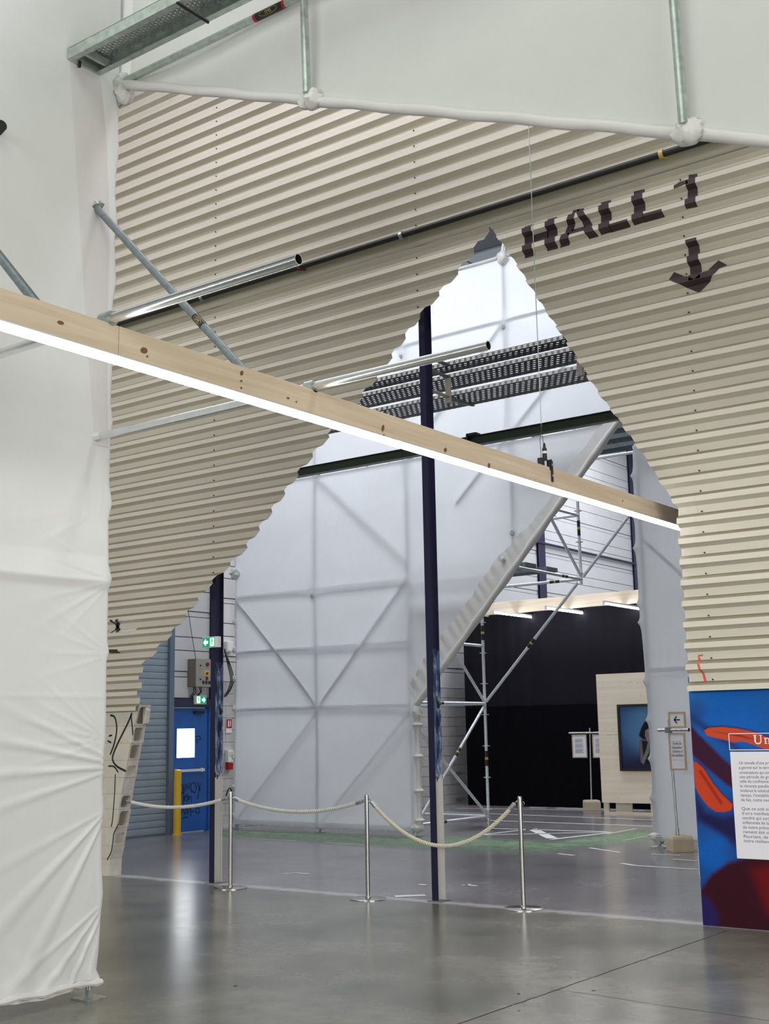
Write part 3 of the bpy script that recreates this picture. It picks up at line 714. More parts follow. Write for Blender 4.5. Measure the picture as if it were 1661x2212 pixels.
# hem gathered along the bottom edge
pts = [(XF+0.012+0.006*math.sin(31*y), y, 0.10+0.006*math.sin(17*y)) for y in np.linspace(2.6, 5.13, 60)]
MB().path(pts, [0.018+0.006*math.sin(23*i) for i in range(60)], 8).build('gathered_hem', M['tape'], tw, smooth=True)
MB().tube((XF-0.05, 5.09, 0.05), (XF-0.05, 5.09, 0.20), 0.017, 12).tube((XF-0.05, 5.09, 0.19), (XF-0.05, 5.09, 7.5), 0.024, 12).tube((XF-0.05, 2.9, 0.19), (XF-0.05, 2.9, 7.5), 0.024, 12).tube((XF-1.8, 5.05, 0.19), (XF-1.8, 5.05, 7.5), 0.024, 12).tube((XF-1.8, 5.05, 0.0), (XF-1.8, 5.05, 0.2), 0.02, 12).tube((XF-0.05, 2.9, 0.0), (XF-0.05, 2.9, 0.2), 0.02, 12).each('tower_post', M['galv'], tw, smooth=True)
MB().tube((XF-0.05, 5.09, 0.075), (XF-0.05, 5.09, 0.1), 0.045, 6).box(XF-0.11, XF-0.06, 5.03, 5.08, 0.08, 0.12).build('jack_nut', M['coupler'], tw)
MB().box(XF-0.125, XF+0.03, 5.015, 5.165, 0.0, 0.008).box(XF-0.065, XF-0.035, 5.075, 5.105, 0.008, 0.08).build('base_plate', M['galv'], tw)
# taped knuckle at the head of the corner post
def crumple(c, r, seed, sx=1, sy=1, sz=1, nu=16, nv=11, rough=0.28):
    rg = random.Random(seed); P = []
    off = [[1+rg.uniform(-rough, rough) for _ in range(nu)] for _ in range(nv)]
    for i in range(nv):
        a = math.pi*i/(nv-1); row = []
        for j in range(nu+1):
            t = 2*math.pi*j/nu; k = off[i][j % nu] if 0 < i < nv-1 else 1
            row.append((c[0]+r*sx*k*math.sin(a)*math.cos(t), c[1]+r*sy*k*math.sin(a)*math.sin(t), c[2]+r*sz*math.cos(a)))
        P.append(row)
    return MB().grid(P)
crumple((-5.935, 5.13, 5.89), 0.066, 4, 1, 1, 1.8, nu=22, nv=15).build('taped_knuckle', M['tape'], tw, smooth=60)
MB().tube((XF+0.0, 5.12, 5.78), (XF+0.06, 5.12, 5.80), 0.02, 6).build('tie_end', M['coupler'], tw)
MB().tube((XF-0.02, 4.185, 5.222), (XF+0.05, 4.165, 5.222), 0.036, 16).build('black_pipe_end', M['dark'], tw, label='black round pipe end')

# lintel of film and tubes spanning to the right
YL = 5.10
ln = thing('film_screen', (-4.0, YL, 5.0), 'white film screen with sloping taped lower edge hanging above the HALL 1 lettering', 'scaffold')
A = Vector((-5.87, YL, 5.885)); B = Vector((0.55, YL, 3.2132))
mb = MB(); P = []
for i in range(90):
    t = i/89; p = A.lerp(B, t); row = []
    for j in range(30):
        s = j/29; z = p.z+(7.4-p.z)*s
        row.append((p.x, YL+0.03+0.014*math.sin(3.1*p.x+1.0*z)+0.010*math.sin(1.7*z-p.x*0.9)-0.03*math.exp(-(s*14)), z))
    P.append(row)
mb.grid(P).build('film_cover', M['sheetL'], ln, smooth='full', normals=False)
P = [[(x, YL+0.05+0.008*math.sin(5*z), z) for x in np.linspace(-6.3, -5.86, 6)] for z in np.linspace(5.88, 7.4, 12)]
MB().grid(P).build('film_return', M['sheet'], tw, smooth='full', normals=False)
pts = [A.lerp(B, i/60) for i in range(61)]
MB().path([(p.x, p.y-0.005, p.z-0.004*math.sin(i*1.3)) for i, p in enumerate(pts)], [0.033+0.0012*math.sin(i*0.9)+0.0012*math.sin(i*2.3) for i in range(61)], 12).build('taped_chord', M['tape'], ln, smooth=True)
for i, (x, yb, zt) in enumerate(((-4.225, 5.03, 7.4), (-1.96, 5.03, 7.4), (0.3, 5.03, 7.4))):
    t = (x-A.x)/(B.x-A.x); zb = A.z+(B.z-A.z)*t; tilt = -0.03 if i == 0 else -0.012
    MB().tube((x, yb, zb+0.02), (x+tilt*(zt-zb), yb, zt), 0.0245, 16).build('upright_tube', M['galv_green'], ln, smooth=True)
    crumple((x+0.005, YL-0.035, zb-0.005), 0.062, 11+i, 1.15, 0.9, 1.05, rough=0.3).build('taped_joint', M['tape'], ln, smooth=50)
lt = MB().tube((-5.87, YL-0.01, 5.912), (0.45, YL-0.01, 5.912), 0.0245, 16).build('ledger_tube', M['galv_green'], ln, smooth=True)
def tube_label(p0, p1, r, parent, body='SMS', red=True, tsz=0.03, view=(0.55, -0.75, -0.35)):
    p0 = Vector(p0); p1 = Vector(p1); d = (p1-p0).normalized()
    MB().tube(p0, p1, r+0.0012, 16).build('maker_label', M['label'], parent, smooth=True)
    if red:
        MB().tube(p0-d*0.022, p0, r+0.0013, 16).tube(p1, p1+d*0.02, r+0.0013, 16).each('label_band', M['red'], parent, smooth=True)
    v = Vector(view); v = (v-d*v.dot(d)).normalized(); up = v.cross(d).normalized()
    if up.z < 0: up = -up
    rt = up.cross(v).normalized(); tm = MB(); L = (p1-p0).length
    text_into(tm, body, tsz, (p0+p1)/2+v*(r+0.0035)-up*tsz*0.34, rt, up, v, align='CENTER')
    o = [(p0+p1)/2+v*(r+0.003)+rt*(0.34*L*math.cos(2*math.pi*i/28))+up*(tsz*0.62*math.sin(2*math.pi*i/28)) for i in range(29)]
    tm.ribbon(o, 0.0018, v)
    # wrap the flat print onto the round tube
    c = (p0+p1)/2; out = []
    for q in tm.v:
        q = Vector(q)-c; s = q.dot(d); h = q.dot(up); rr = r+0.0026; a = h/rr
        out.append(tuple(c+d*s+v*(rr*math.cos(a))+up*(rr*math.sin(a))))
    tm.v = out; tm.build('label_print', M['gold'], parent, normals=False)
xa = on(556, 36, 'Y', YL-0.01).x; xb = on(612, 10, 'Y', YL-0.01).x
tube_label((xa, YL-0.01, 5.912), (xb, YL-0.01, 5.912), 0.0245, lt)

# steel deck plank overhead
pk = thing('scaffold_deck_plank', (-5.0, 4.80, 5.93), 'galvanised perforated deck plank seen from below, fixed to the wrapped tower', 'scaffold plank')
y0, y1, zb = 4.675, 4.945, 5.915; x0, x1 = -5.965, -2.9
MB().box(x0, x1, y0, y0+0.012, zb+0.006, zb+0.075).box(x0, x1, y0, y0+0.045, zb, zb+0.006).build('side_rail', M['galv_green'], pk)
MB().box(x0, x1, y1-0.012, y1, zb+0.006, zb+0.075).box(x0, x1, y1-0.045, y1, zb, zb+0.006).build('side_rail', M['galv_green'], pk)
MB().box(x0-0.004, x0+0.02, y0+0.002, y1-0.002, zb-0.002, zb+0.06).box(x0+0.1, x0+0.12, y0+0.02, y1-0.02, zb+0.01, zb+0.06).each('end_plate', M['galv_green'], pk)
MB().box(x0, x1, y0, y1, zb+0.072, zb+0.078).build('deck_sheet', M['galv_green'], pk)
st = MB(); i = 0; x = x0+0.16
while x < x1-0.05:
    for j in range(6):
        y = y0+0.06+j*0.03+(0.015 if i % 2 else 0)
        st.tube((x, y, zb+0.058), (x, y, zb+0.073), 0.0075, 6, r2=0.010)
    x += 0.028; i += 1
st.build('pressed_dimples', M['galv_new'], pk, kind='stuff')
MB().tube((-4.95, y0-0.0, zb-0.004), (-4.95, y1, zb-0.004), 0.008, 8).build('cross_bar', M['dark'], pk)
MB().tube((x0+0.02, y0+0.08, zb-0.03), (x0+0.02, y0+0.08, zb+0.01), 0.011, 8).build('plank_hook', M['dark'], pk)

# ---------------------------------------------------------------- brackets carrying the light beam
XB = -4.185; ZBT = 3.405
def coupler_at(p, ax, r, par, nm='coupler', w=0.062):
    p = Vector(p); d = Vector(ax).normalized(); _, u, v = ortho(d)
    m = MB().tube(p-d*w/2, p+d*w/2, r*1.5, 14)
    m.obox(p-u*r*1.3-v*r*1.0, d*w*0.35, u*0.012, v*0.02)
    o = m.build(nm, M['coupler'], par, smooth=35)
    MB().tube(p+u*r*1.2+v*r*1.1-d*0.005, p+u*r*2.0+v*r*2.1-d*0.005, 0.008, 8).tube(p+u*r*1.75+v*r*1.75-d*0.005, p+u*r*2.15+v*r*2.15-d*0.005, 0.014, 6).build('coupler_bolt', M['coupler'], o, smooth=35)
    return o
def outrigger(y, xe, lab):
    z = ZBT+0.0245
    r = thing('outrigger_tube', (XF, y, z), lab, 'scaffold tube')
    MB().tube((XF+0.01, y, z), (xe, y, z), 0.0243, 20, hollow=True, mi=1).build('tube_barrel', [M['galv_new'], M['dark']], r, smooth=35)
    coupler_at((XB, y, z), (1, 0, 0), 0.0243, r)
    MB().tube((XF-0.01, y, z), (XF+0.05, y, z), 0.034, 7, r2=0.026).build('film_collar', M['tape'], r)
    return r
Y1 = 3.548; Y2 = 5.0
xe2 = on(1055, 752, 'Y', Y2).x; xe1 = on(645, 562, 'Y', Y1).x
outrigger(Y1, xe1, 'shiny open ended steel tube on the light beam, crossing the labelled brace')
outrigger(Y2, xe2, 'shiny steel tube lying on the light beam crossing the navy column')
def brace(y, lab, withlabel):
    a = on(212, 445, 'Y', Y2); a = Vector((a.x, y, a.z)); b = Vector((on(530, 795, 'Y', Y2).x, y, on(530, 795, 'Y', Y2).z)); d = (b-a).normalized()
    e = a+d*((a.z-3.46)/-d.z)
    yo = y-0.045
    a.y = e.y = yo
    r = thing('brace_tube', a, lab, 'scaffold tube')
    brl = MB().tube(a-d*0.035, e, 0.0243, 16).build('tube_barrel', M['galv_dull'], r, smooth=35)
    coupler_at(a+d*0.03, d, 0.0243, r)
    if withlabel:
        c = on(430, 697, 'Y', yo); s = (c-a).dot(d); tube_label(a+d*(s-0.055), a+d*(s+0.055), 0.0243, brl, red=False, tsz=0.026)
    return r
brace(Y2, 'weathered diagonal brace tube with gold label below the tower corner', True)
brace(Y1, 'weathered diagonal brace tube behind the light beam, without a label', False)

# timber light beam
tb = thing('light_beam', (XB, 6, ZBT), 'planed pine beam carrying a glowing light strip across the entrance', 'light beam')
hw = 0.03; zb = 3.268; yend = 10.15
ys_ = on(257, 740, 'X', XB+hw).y
MB().box(XB-hw, XB+hw, 1.9, ys_-0.001, zb, ZBT).build('timber', M['pine'], tb, bevel=0.003)
MB().box(XB-hw, XB+hw+0.001, ys_+0.001, yend, zb, ZBT).build('timber', M['pine'], tb, bevel=0.003)
MB().box(XB-0.02, XB+0.032, 1.9, yend, zb-0.008, zb).build('strip_profile', M['alu'], tb)
MB().box(XB-0.016, XB+0.028, 1.92, yend-0.02, zb-0.034, zb-0.008).build('light_strip', M['led'], tb)
kn = MB()
for x, y, ry, rz in ((131, 697, .018, .009), (311, 757, .022, .016), (318, 770, .006, .006), (522, 806, .012, .014), (521, 823, .008, .006), (521, 838, .008, .006), (622, 860, .012, .006), (640, 868, .006, .006), (827, 925, .014, .022), (829, 940, .008, .006), (962, 972, .016, .016), (1056, 1006, .016, .02), (1060, 1020, .006, .006), (1345, 1082, .008, .01)):
    p = on(x, y, 'X', XB+hw+0.0015)
    kn.add([(XB+hw+0.0016+0.0006, p.y+ry*math.cos(t*math.pi/7)+0.3*rz*math.sin(t*math.pi/7), p.z+rz*math.sin(t*math.pi/7)) for t in range(14)], [tuple(range(14))])
kn.build('knots', M['knot'], tb, kind='stuff', normals=False)

# suspension wire
yw = on(1172, 985, 'X', XB).y; zw = on(1172, 985, 'X', XB).z
hg = thing('suspension_cable', (XB, yw, ZBT), 'thin steel cable with black gripper hanging the light beam', 'cable')
MB().path([(XB, yw, ZBT+0.30), (XB-0.002, yw, 5.0), (XB, yw, 10.3)], 0.0035, 6).build('cable_drop', M['galv'], hg)
MB().path([(XB, yw, ZBT+0.30), (XB, yw+0.015, ZBT+0.2), (XB+0.005, yw+0.02, ZBT+0.16)], 0.002, 6).path([(XB, yw, ZBT+0.30), (XB, yw-0.028, ZBT+0.2), (XB, yw-0.025, ZBT+0.06)], 0.002, 6).tube((XB, yw, ZBT+0.295), (XB, yw, ZBT+0.32), 0.007, 6).each('cable_loop', M['pipe'], hg)
cx, cy = XB+0.005, yw+0.022
MB().lathe((cx, cy, ZBT+0.05), [(0.017, 0), (0.017, 0.085), (0.010, 0.1), (0.008, 0.125), (0.004, 0.13)], 14).box(XB-0.02, XB+0.02, yw-0.045, yw-0.01, ZBT, ZBT+0.06).obox((XB+0.02, yw+0.06, ZBT+0.02), (0.012, 0, 0), (0, 0.02, 0.006), (0, 0, 0.04)).build('gripper', M['black'], hg, bevel=0.002)
MB().box(XB+hw+0.001, XB+hw+0.006, yw+0.055, yw+0.085, ZBT-0.105, ZBT+0.05).build('bracket_plate', M['black'], hg)
MB().tube((XB+hw+0.005, yw+0.07, ZBT+0.02), (XB+hw+0.016, yw+0.07, ZBT+0.02), 0.012, 8).tube((XB+hw+0.005, yw+0.07, ZBT-0.06), (XB+hw+0.012, yw+0.07, ZBT-0.06), 0.009, 8).each('bolt', M['galv_new'], hg)
MB().lathe((cx, cy, ZBT+0.1), [(0.0175, 0), (0.0175, 0.018)], 14).build('gripper_label', M['white'], hg)

# ---------------------------------------------------------------- poster panel on the right
ps = thing('exhibition_panel', (-3.3, 9.47, 0), 'blue and orange printed exhibition panel with a white block of French text', 'panel')
PX0, PX1, PZ1 = -3.95, -1.9, 1.93
MB().box(PX0, PX1, 9.442, 9.458, 0.004, PZ1).build('panel_board', M['navy'], ps)
def blob_art(blobs, shapes, X, Z):
    """printed colours: gaussian-weighted mix of colour blobs, then soft-edged polygons"""
    XX, ZZ = np.meshgrid(X, Z); C = np.zeros(XX.shape+(3,)); Wt = np.zeros(XX.shape)+1e-9
    for x, z, r, c, k in blobs:
        w = k*np.exp(-((XX-x)**2+(ZZ-z)**2)/(2*r*r)); C += w[..., None]*np.array([lin(v) for v in c]); Wt += w
    C /= Wt[..., None]
    for poly, soft, c in shapes:
        n = len(poly); d = np.full(XX.shape, 1e9); inside = np.zeros(XX.shape, bool)
        for i in range(n):
            (ax, az), (bx, bz) = poly[i], poly[(i+1) % n]
            t = np.clip(((XX-ax)*(bx-ax)+(ZZ-az)*(bz-az))/((bx-ax)**2+(bz-az)**2+1e-12), 0, 1)
            d = np.minimum(d, np.hypot(XX-ax-t*(bx-ax), ZZ-az-t*(bz-az)))
            cond = ((az > ZZ) != (bz > ZZ)) & (XX < (bx-ax)*(ZZ-az)/(bz-az+1e-12)+ax); inside ^= cond
        sd = np.where(inside, -d, d); a = np.clip(0.5-sd/(2*soft), 0, 1); a = a*a*(3-2*a)
        C = C*(1-a[..., None])+a[..., None]*np.array([lin(v) for v in c])
    return C
def pz(x, y):
    p = on(x, y, 'Y', 9.4405); return (p.x, p.z)
def art_plane(C, X, Z, y, name, m, par):
    mb = MB(); mb.grid([[(x, y, z) for x in X] for z in Z]); mb.col = np.concatenate([C, np.ones(C.shape[:2]+(1,))], -1).reshape(-1, 4)
    return mb.build(name, m, par, normals=False)
X = np.linspace(PX0, PX1, 320); Z = np.linspace(0.004, PZ1, 300)
bl = [(*pz(x, y), r, c, k) for x, y, r, c, k in (
    (1500, 1470, .10, (30, 106, 184), 1), (1600, 1540, .14, (14, 96, 184), 1.2), (1660, 1500, .12, (24, 92, 170), 1), (1500, 1530, .05, (34, 70, 136), .5),
    (1590, 1640, .05, (24, 80, 158), .8), (1640, 1650, .1, (30, 90, 160), .8), (1545, 1610, .04, (24, 84, 160), .8),
    (1500, 1660, .05, (18, 76, 152), 1.2), (1560, 1690, .06, (16, 84, 162), 1.4), (1590, 1745, .06, (22, 66, 134), 1.0), (1515, 1800, .06, (24, 76, 146), .9),
    (1540, 1845, .08, (12, 90, 176), 1.8), (1590, 1850, .06, (26, 70, 140), 1.2), (1515, 1890, .06, (20, 70, 142), 1.4), (1760, 1700, .3, (30, 70, 140), 1.0))]
Q = lambda *a: [pz(x, y) for x, y in a]
bands = [(Q((1486, 1535), (1520, 1560), (1570, 1592), (1600, 1615), (1600, 1630), (1560, 1606), (1520, 1580), (1488, 1556)), 0.03, (30, 58, 116)),
         (Q((1488, 1560), (1510, 1586), (1560, 1636), (1600, 1672), (1604, 1716), (1570, 1696), (1530, 1662), (1492, 1628)), 0.018, (58, 20, 48)),
         (Q((1500, 1715), (1525, 1752), (1560, 1764), (1604, 1758), (1604, 1842), (1570, 1812), (1535, 1790), (1505, 1772)), 0.045, (28, 24, 74)),
         (Q((1508, 1928), (1536, 1888), (1570, 1864), (1620, 1850), (1780, 1842), (1780, 2030), (1512, 2010)), 0.028, (52, 7, 24)),
         (Q((1625, 1880), (1700, 1862), (1780, 1862), (1780, 1975), (1660, 1975)), 0.07, (104, 9, 18)),
         (Q((1508, 1932), (1532, 1940), (1552, 1975), (1550, 2012), (1512, 2008)), 0.035, (36, 26, 84))]
petal1 = [pz(x, y) for x, y in ((1521, 1578), (1530, 1572), (1558, 1570), (1590, 1573), (1625, 1580), (1661, 1594), (1720, 1625), (1700, 1640), (1661, 1621), (1640, 1613), (1612, 1603), (1600, 1601), (1585, 1604), (1570, 1599), (1545, 1594), (1526, 1588))]
petal2 = [pz(x, y) for x, y in ((1497, 1646), (1504, 1646), (1520, 1660), (1540, 1692), (1560, 1716), (1583, 1738), (1580, 1750), (1565, 1754), (1547, 1753), (1530, 1742), (1514, 1722), (1502, 1700))]
shd = [(x, z-0.012) for x, z in petal1]; shu = [(x, z+0.010) for x, z in petal1]
shapes = bands + [(shu, 0.010, (40, 20, 54)), (petal1, 0.004, (194, 74, 46)), ([(x+0.008, z+0.004) for x, z in petal2], 0.008, (40, 22, 52)), (petal2, 0.004, (192, 66, 34)),
          ([pz(1508, 1665), pz(1514, 1663), pz(1562, 1735), pz(1556, 1738)], 0.008, (156, 40, 22)), ([pz(1540, 1580), pz(1600, 1588), pz(1640, 1600), pz(1600, 1592)], 0.006, (130, 36, 30))]
C = blob_art(bl, shapes, X, Z)
C = C*(1+0.16*(np.random.default_rng(3).random(C.shape[:2]+(1,))-0.5))
art_plane(C, X, Z, 9.4405, 'printed_front', M['art'], ps)
tx0 = pz(1577, 1624)[0]; zt = pz(1577, 1624)[1]; zl = pz(1591, 1854)[1]
MB().box(tx0, PX1-0.25, 9.4385, 9.4405, zl, zt).build('text_ground', M['paper'], ps)
bx0, bz1, bz0 = pz(1574, 1585)[0], pz(1574, 1585)[1], pz(1577, 1620)[1]
fr = MB()
for a, b in (((bx0, bz1), (PX1-0.25, bz1)), ((bx0, bz0), (PX1-0.25, bz0))): fr.box(a[0], b[0], 9.4385, 9.4400, a[1]-0.003, a[1]+0.003)
fr.box(bx0-0.003, bx0+0.003, 9.4385, 9.4400, bz0, bz1)
fr.build('title_frame', M['white'], ps)
def serif_U(mb, x, z, h, y):
    t = 0.014*h/0.075; w = 0.062*h/0.075
    mb.box(x, x+t, y-0.0015, y, z+0.016, z+h).box(x+w-t*0.6, x+w, y-0.0015, y, z+0.016, z+h)
    mb.box(x-t*0.6, x+t*1.6, y-0.0013, y-0.0001, z+h-0.004, z+h+0.0004).box(x+w-t*1.4, x+w+t*0.6, y-0.0013, y-0.0001, z+h-0.004, z+h+0.0004)
    ps_ = [(x+t/2+(w-t)/2*(1-math.cos(a)), y-0.001, z+0.018-0.016*math.sin(a)) for a in np.linspace(0, math.pi, 14)]
    mb.ribbon(ps_, t*0.8, (0, -1, 0))
def serif_n(mb, x, z, h, y, arches=1):
    t = 0.011*h/0.05; w = 0.030*h/0.05
    for k in range(arches+1):
        xx = x+k*w
        mb.box(xx, xx+t, y-0.0015, y, z, z+h*(1 if k == 0 else 0.74)).box(xx-t*0.6, xx+t*1.6, y-0.0013, y-0.0001, z-0.0004, z+0.0035)
    mb.box(x-t*0.6, x+t, y-0.0013, y-0.0001, z+h-0.005, z+h+0.0004)
    for k in range(arches):
        xx = x+k*w; mb.ribbon([(xx+t/2+w/2*(1-math.cos(a)), y-0.001, z+h*0.70+h*0.26*math.sin(a)) for a in np.linspace(0, math.pi, 10)], t*0.7, (0, -1, 0))
tt = MB(); p = pz(1630, 1607)
for fn, ox, hh, ex in ((serif_U, 0, 0.068, ()), (serif_n, 0.083, 0.046, ()), (serif_n, 0.165, 0.046, (2,))):
    tt = MB(); fn(tt, p[0]+ox, p[1], hh, 9.440, *ex); tt.build('title_letter', M['white'], ps, normals=False)
body = MB()
lines = [("Un monde d\u2019une prom", 1651, 1591, 1), ("a germ\u00e9 sur le terrain", 1661, 1591.5, 0), ("conversations qui ont ex", 1671.5, 1592, 0), ("une p\u00e9riode de grand", 1681, 1592.5, 0), ("celle du confinement p", 1690.5, 1593, 0), ("la r\u00e9cente pand\u00e9mie,", 1700.5, 1594, 0), ("\u00e9vidence la vuln\u00e9rabilit\u00e9", 1710.5, 1594.5, 0), ("tences, l\u2019instabilit\u00e9 du", 1720.5, 1595, 0), ("de fait, notre immens", 1730.5, 1596, 0),
         ("Que ce soit sur le", 1749.5, 1597, 0), ("d\u2019un\u00b7e manifestant\u00b7e", 1759.5, 1598, 0), ("cendr\u00e9 qui surplom", 1769.5, 1598.5, 0), ("enflamm\u00e9e de la Terr", 1779.5, 1599, 0), ("de notre pr\u00e9carit\u00e9 e", 1789.5, 1600, 0), ("rement \u00e9t\u00e9 si tang", 1799.5, 1600.5, 0), ("Pourtant, de mani", 1809.5, 1601, 0), ("notre r\u00e9silience l\u2019es", 1819, 1602, 0)]
for s_, y, x, it in lines:
    z = pz(x, y)[1]
    body = MB(); text_into(body, s_, 0.034, (tx0+0.062, 9.4380, z), (1, 0, 0), (0, 0, 1), (0, -1, 0), shear=0.25 if it else 0, width=0.275)
    body.build('text_line', M['text'], ps, normals=False)

# rope helper: three twisted strands along a curve
def rope_mesh(pts, R=0.0185, pitch=0.075, n=7):
    pts = [Vector(p) for p in pts]; L = [0]
    for a, b in zip(pts, pts[1:]): L.append(L[-1]+(b-a).length)
    T = L[-1]; N = max(12, int(T/pitch*8)); mb = MB(); cen = []; fr = []; prev = None
    for i in range(N+1):
        s = T*i/N; k = max(j for j in range(len(L)) if L[j] <= s+1e-9); k = min(k, len(pts)-2); t = (s-L[k])/(L[k+1]-L[k]); cen.append(pts[k].lerp(pts[k+1], t))
    for i in range(N+1):
        d = (cen[min(i+1, N)]-cen[max(i-1, 0)]).normalized()
        if prev is None: _, u, v = ortho(d)
        else: u = (prev-d*prev.dot(d)).normalized(); v = d.cross(u)
        prev = u; fr.append((u, v))
    for k in range(3):
        P = []
        for i in range(N+1):
            a = 2*math.pi*(T*i/N/pitch+k/3); u, v = fr[i]; P.append(cen[i]+(u*math.cos(a)+v*math.sin(a))*R*0.56)
        mb.path(P, R*0.50, n)
    return mb, cen
def catenary(a, b, sag, n=40):
    a = Vector(a); b = Vector(b); return [a.lerp(b, i/n)-Vector((0, 0, sag*4*(i/n)*(1-i/n))) for i in range(n+1)]
def rope(a, b, low, lab, m='rope'):
    a = Vector(a); b = Vector(b); mid = (a.z+b.z)/2
    r = thing('barrier_rope', a, lab, 'rope', 'barrier ropes between the posts')
    pts = catenary(a, b, mid-low); mb, cen = rope_mesh(pts); mb.build('twisted_rope', M[m], r, smooth='full')
    k = MB(); k.path(cen[:8], 0.0205, 10).path(cen[-8:], 0.0205, 10); k.each('end_ferrule', M['galv'], r, smooth=True)
    h = MB()
    for p, q in ((cen[0], cen[6]), (cen[-1], cen[-7])):
        d = (p-q).normalized(); c = p+d*0.02; _, u, v = ortho(d)
        h.path([c+d*0.022*math.cos(t)+u*0.013*math.sin(t) for t in np.linspace(0, 2*math.pi, 14)], 0.0032, 6)
    h.each('snap_hook', M['chrome'], r, smooth=True)
    return r
# rope-barrier posts
def stanchion():
    r = thing('barrier_post', (0, 0, 0), None, 'barrier post', 'steel rope barrier posts')
    MB().lathe((0, 0, 0), [(0.172, 0.0), (0.172, 0.006), (0.165, 0.010), (0.03, 0.013)], 48).build('base_disc', M['chrome'], r, smooth=35)
    MB().lathe((0, 0, 0.012), [(0.026, 0), (0.026, 0.012), (0.0205, 0.016), (0.0205, 0.925), (0.019, 0.938), (0.012, 0.945)], 24).build('post_tube', M['chrome'], r, smooth=35)
    k = MB()
    for s in (-1, 1): k.path([(s*(0.018+0.014-0.014*math.cos(t)), 0, 0.892+0.014*math.sin(t)) for t in np.linspace(-math.pi, math.pi, 12)], 0.0028, 6)
    k.each('eye_ring', M['chrome'], r, smooth=True)
    return r
s0 = stanchion()
SP = [(-8.93, 9.335), (-7.20, 9.375), (-5.62, 9.535)]
SL = ['steel rope barrier post beside the navy column at the blue door', 'steel rope barrier post standing in front of the translucent film wall', 'steel rope barrier post standing before the black curtain, holding the deepest sagging rope']
for i, (x, y) in enumerate(SP):
    o = s0 if i == 0 else copy_tree(s0); o.location = (x, y, 0); o['label'] = SL[i]
zr = 0.888
rope((-10.63, 9.47, on(283, 1731, 'Y', 9.45).z), (SP[0][0]-0.055, SP[0][1], zr), on(383, 1744, 'Y', 9.4).z, 'rope from the broken block wall to the barrier post by the blue door', 'roperope')
rope((SP[0][0]+0.055, SP[0][1], zr), (SP[1][0]-0.055, SP[1][1], zr), on(650, 1754, 'Y', 9.35).z, 'rope hanging before the translucent film wall with a shallow sag', 'roperope')
rope((SP[1][0]+0.055, SP[1][1], zr), (SP[2][0]-0.055, SP[2][1], zr), on(950, 1827, 'Y', 9.45).z, 'deeply sagging rope crossing in front of the navy column')
r = thing('hanging_rope', (-3.96, 9.50, 0.9), 'short rope end hanging behind the left edge of the printed panel', 'rope')
mb, cen = rope_mesh([(-3.93, 9.475, 0.75), (-3.945, 9.475, 0.62), (-3.953, 9.475, 0.50), (-3.952, 9.475, 0.38), (-3.94, 9.475, 0.28)], 0.019, 0.075); mb.build('twisted_rope', M['rope'], r, smooth='full')

# ================================================================ REAR HALL
YS = 15.03
bs = thing('wrapped_scaffold', (-12.5, 16, 0), 'large scaffold wrapped in translucent white film behind the cut wall, diagonal opening', 'scaffold')
PXS = [-14.27, -12.5, -10.67, -8.82, -6.97]
LV = [0.16, 1.95, 3.83, 5.72, 7.55]
def rb(z):
    if z < 1.93: return -10.56
    return -10.56+(z-1.93)*(3.52/3.78)
def bulge(x, z):
    d = 0.0
    for px_ in PXS: d -= 0.016*math.exp(-abs(x-px_)/0.12)
    for lv in LV: d -= 0.008*math.exp(-abs(z-lv)/0.10)
    for cx_, cz in ((-12.55, 3.72), (-8.82, 7.43), (-8.80, 4.32), (-8.82, 5.9), (-10.69, 7.4)):
        r = math.hypot((x-cx_)*1.1, z-cz); d -= 0.06*math.exp(-r/0.07)
    d += 0.02*math.sin(0.9*x+0.7*z)*math.sin(0.6*z)
    # little vertical gathers under the top edge and along the welded laps
    for za, zb_, x0_, x1_, fq in ((7.45, 8.5, -10.2, -8.9, 46), (4.35, 4.75, -13.9, -13.2, 75), (4.9, 5.25, -10.95, -10.2, 70)):
        if za < z < zb_ and x0_ < x < x1_:
            w = math.sin(math.pi*(z-za)/(zb_-za)); d += 0.016*w*math.sin(fq*x+1.5*math.sin(2*z))*(0.6+0.4*math.sin(5.3*x))
    return d
mb = MB(); P = []
for z in np.arange(0.07, 5.72, 0.05):
    xr = rb(z)+0.012*math.sin(9*z); n = 200
    P.append([(-14.30+0.02*math.sin(5.1*z)+(xr+14.30)*j/n, YS+bulge(-14.3+(xr+14.3)*j/n, z), z+0.02*math.sin(3*j) * (z < 0.1)) for j in range(n+1)])
mb.grid(P)
P = []
for z in np.arange(5.70, 8.53, 0.04):
    n = 420; P.append([(-14.30+(9.6)*j/n, YS+bulge(-14.3+9.6*j/n, z), z) for j in range(n+1)])
mb.grid(P); mb.build('film_cover', M['sheetR'], bs, smooth='full', normals=False)
# wrapped posts and taped diagonal of the opening
dA = Vector((-10.55, YS-0.02, 1.93)); dB = Vector((-7.03, YS-0.02, 5.71)); dd = (dB-dA).normalized(); up = Vector((-dd.z, 0, dd.x))
MB().path([dA.lerp(dB, i/40)+Vector((0, 0, 0.004*math.sin(i*1.7))) for i in range(41)], [0.05+0.006*math.sin(i*1.1) for i in range(41)], 12).build('taped_diagonal', M['tape'], bs, smooth=True)
mb = MB(); P = []
for i in range(160):
    t = i/159; p = dA.lerp(dB, t); row = []
    wd = 0.22+0.08*math.sin(t*5.2+0.4)+0.03*math.sin(t*17)+0.012*math.sin(t*71)
    amp = 0.009 if t < 0.62 else 0.003
    for j in range(9):
        s = j/8; row.append(p+up*(0.03+wd*s)+Vector((0, -0.012-amp*math.sin(i*1.25+1.5*s+0.8*math.sin(i*0.31))*(0.3+s), 0))+dd*(0.10*s))
    P.append(row)
mb.grid(P).build('film_lap', M['tape'], bs, smooth='full', normals=False)
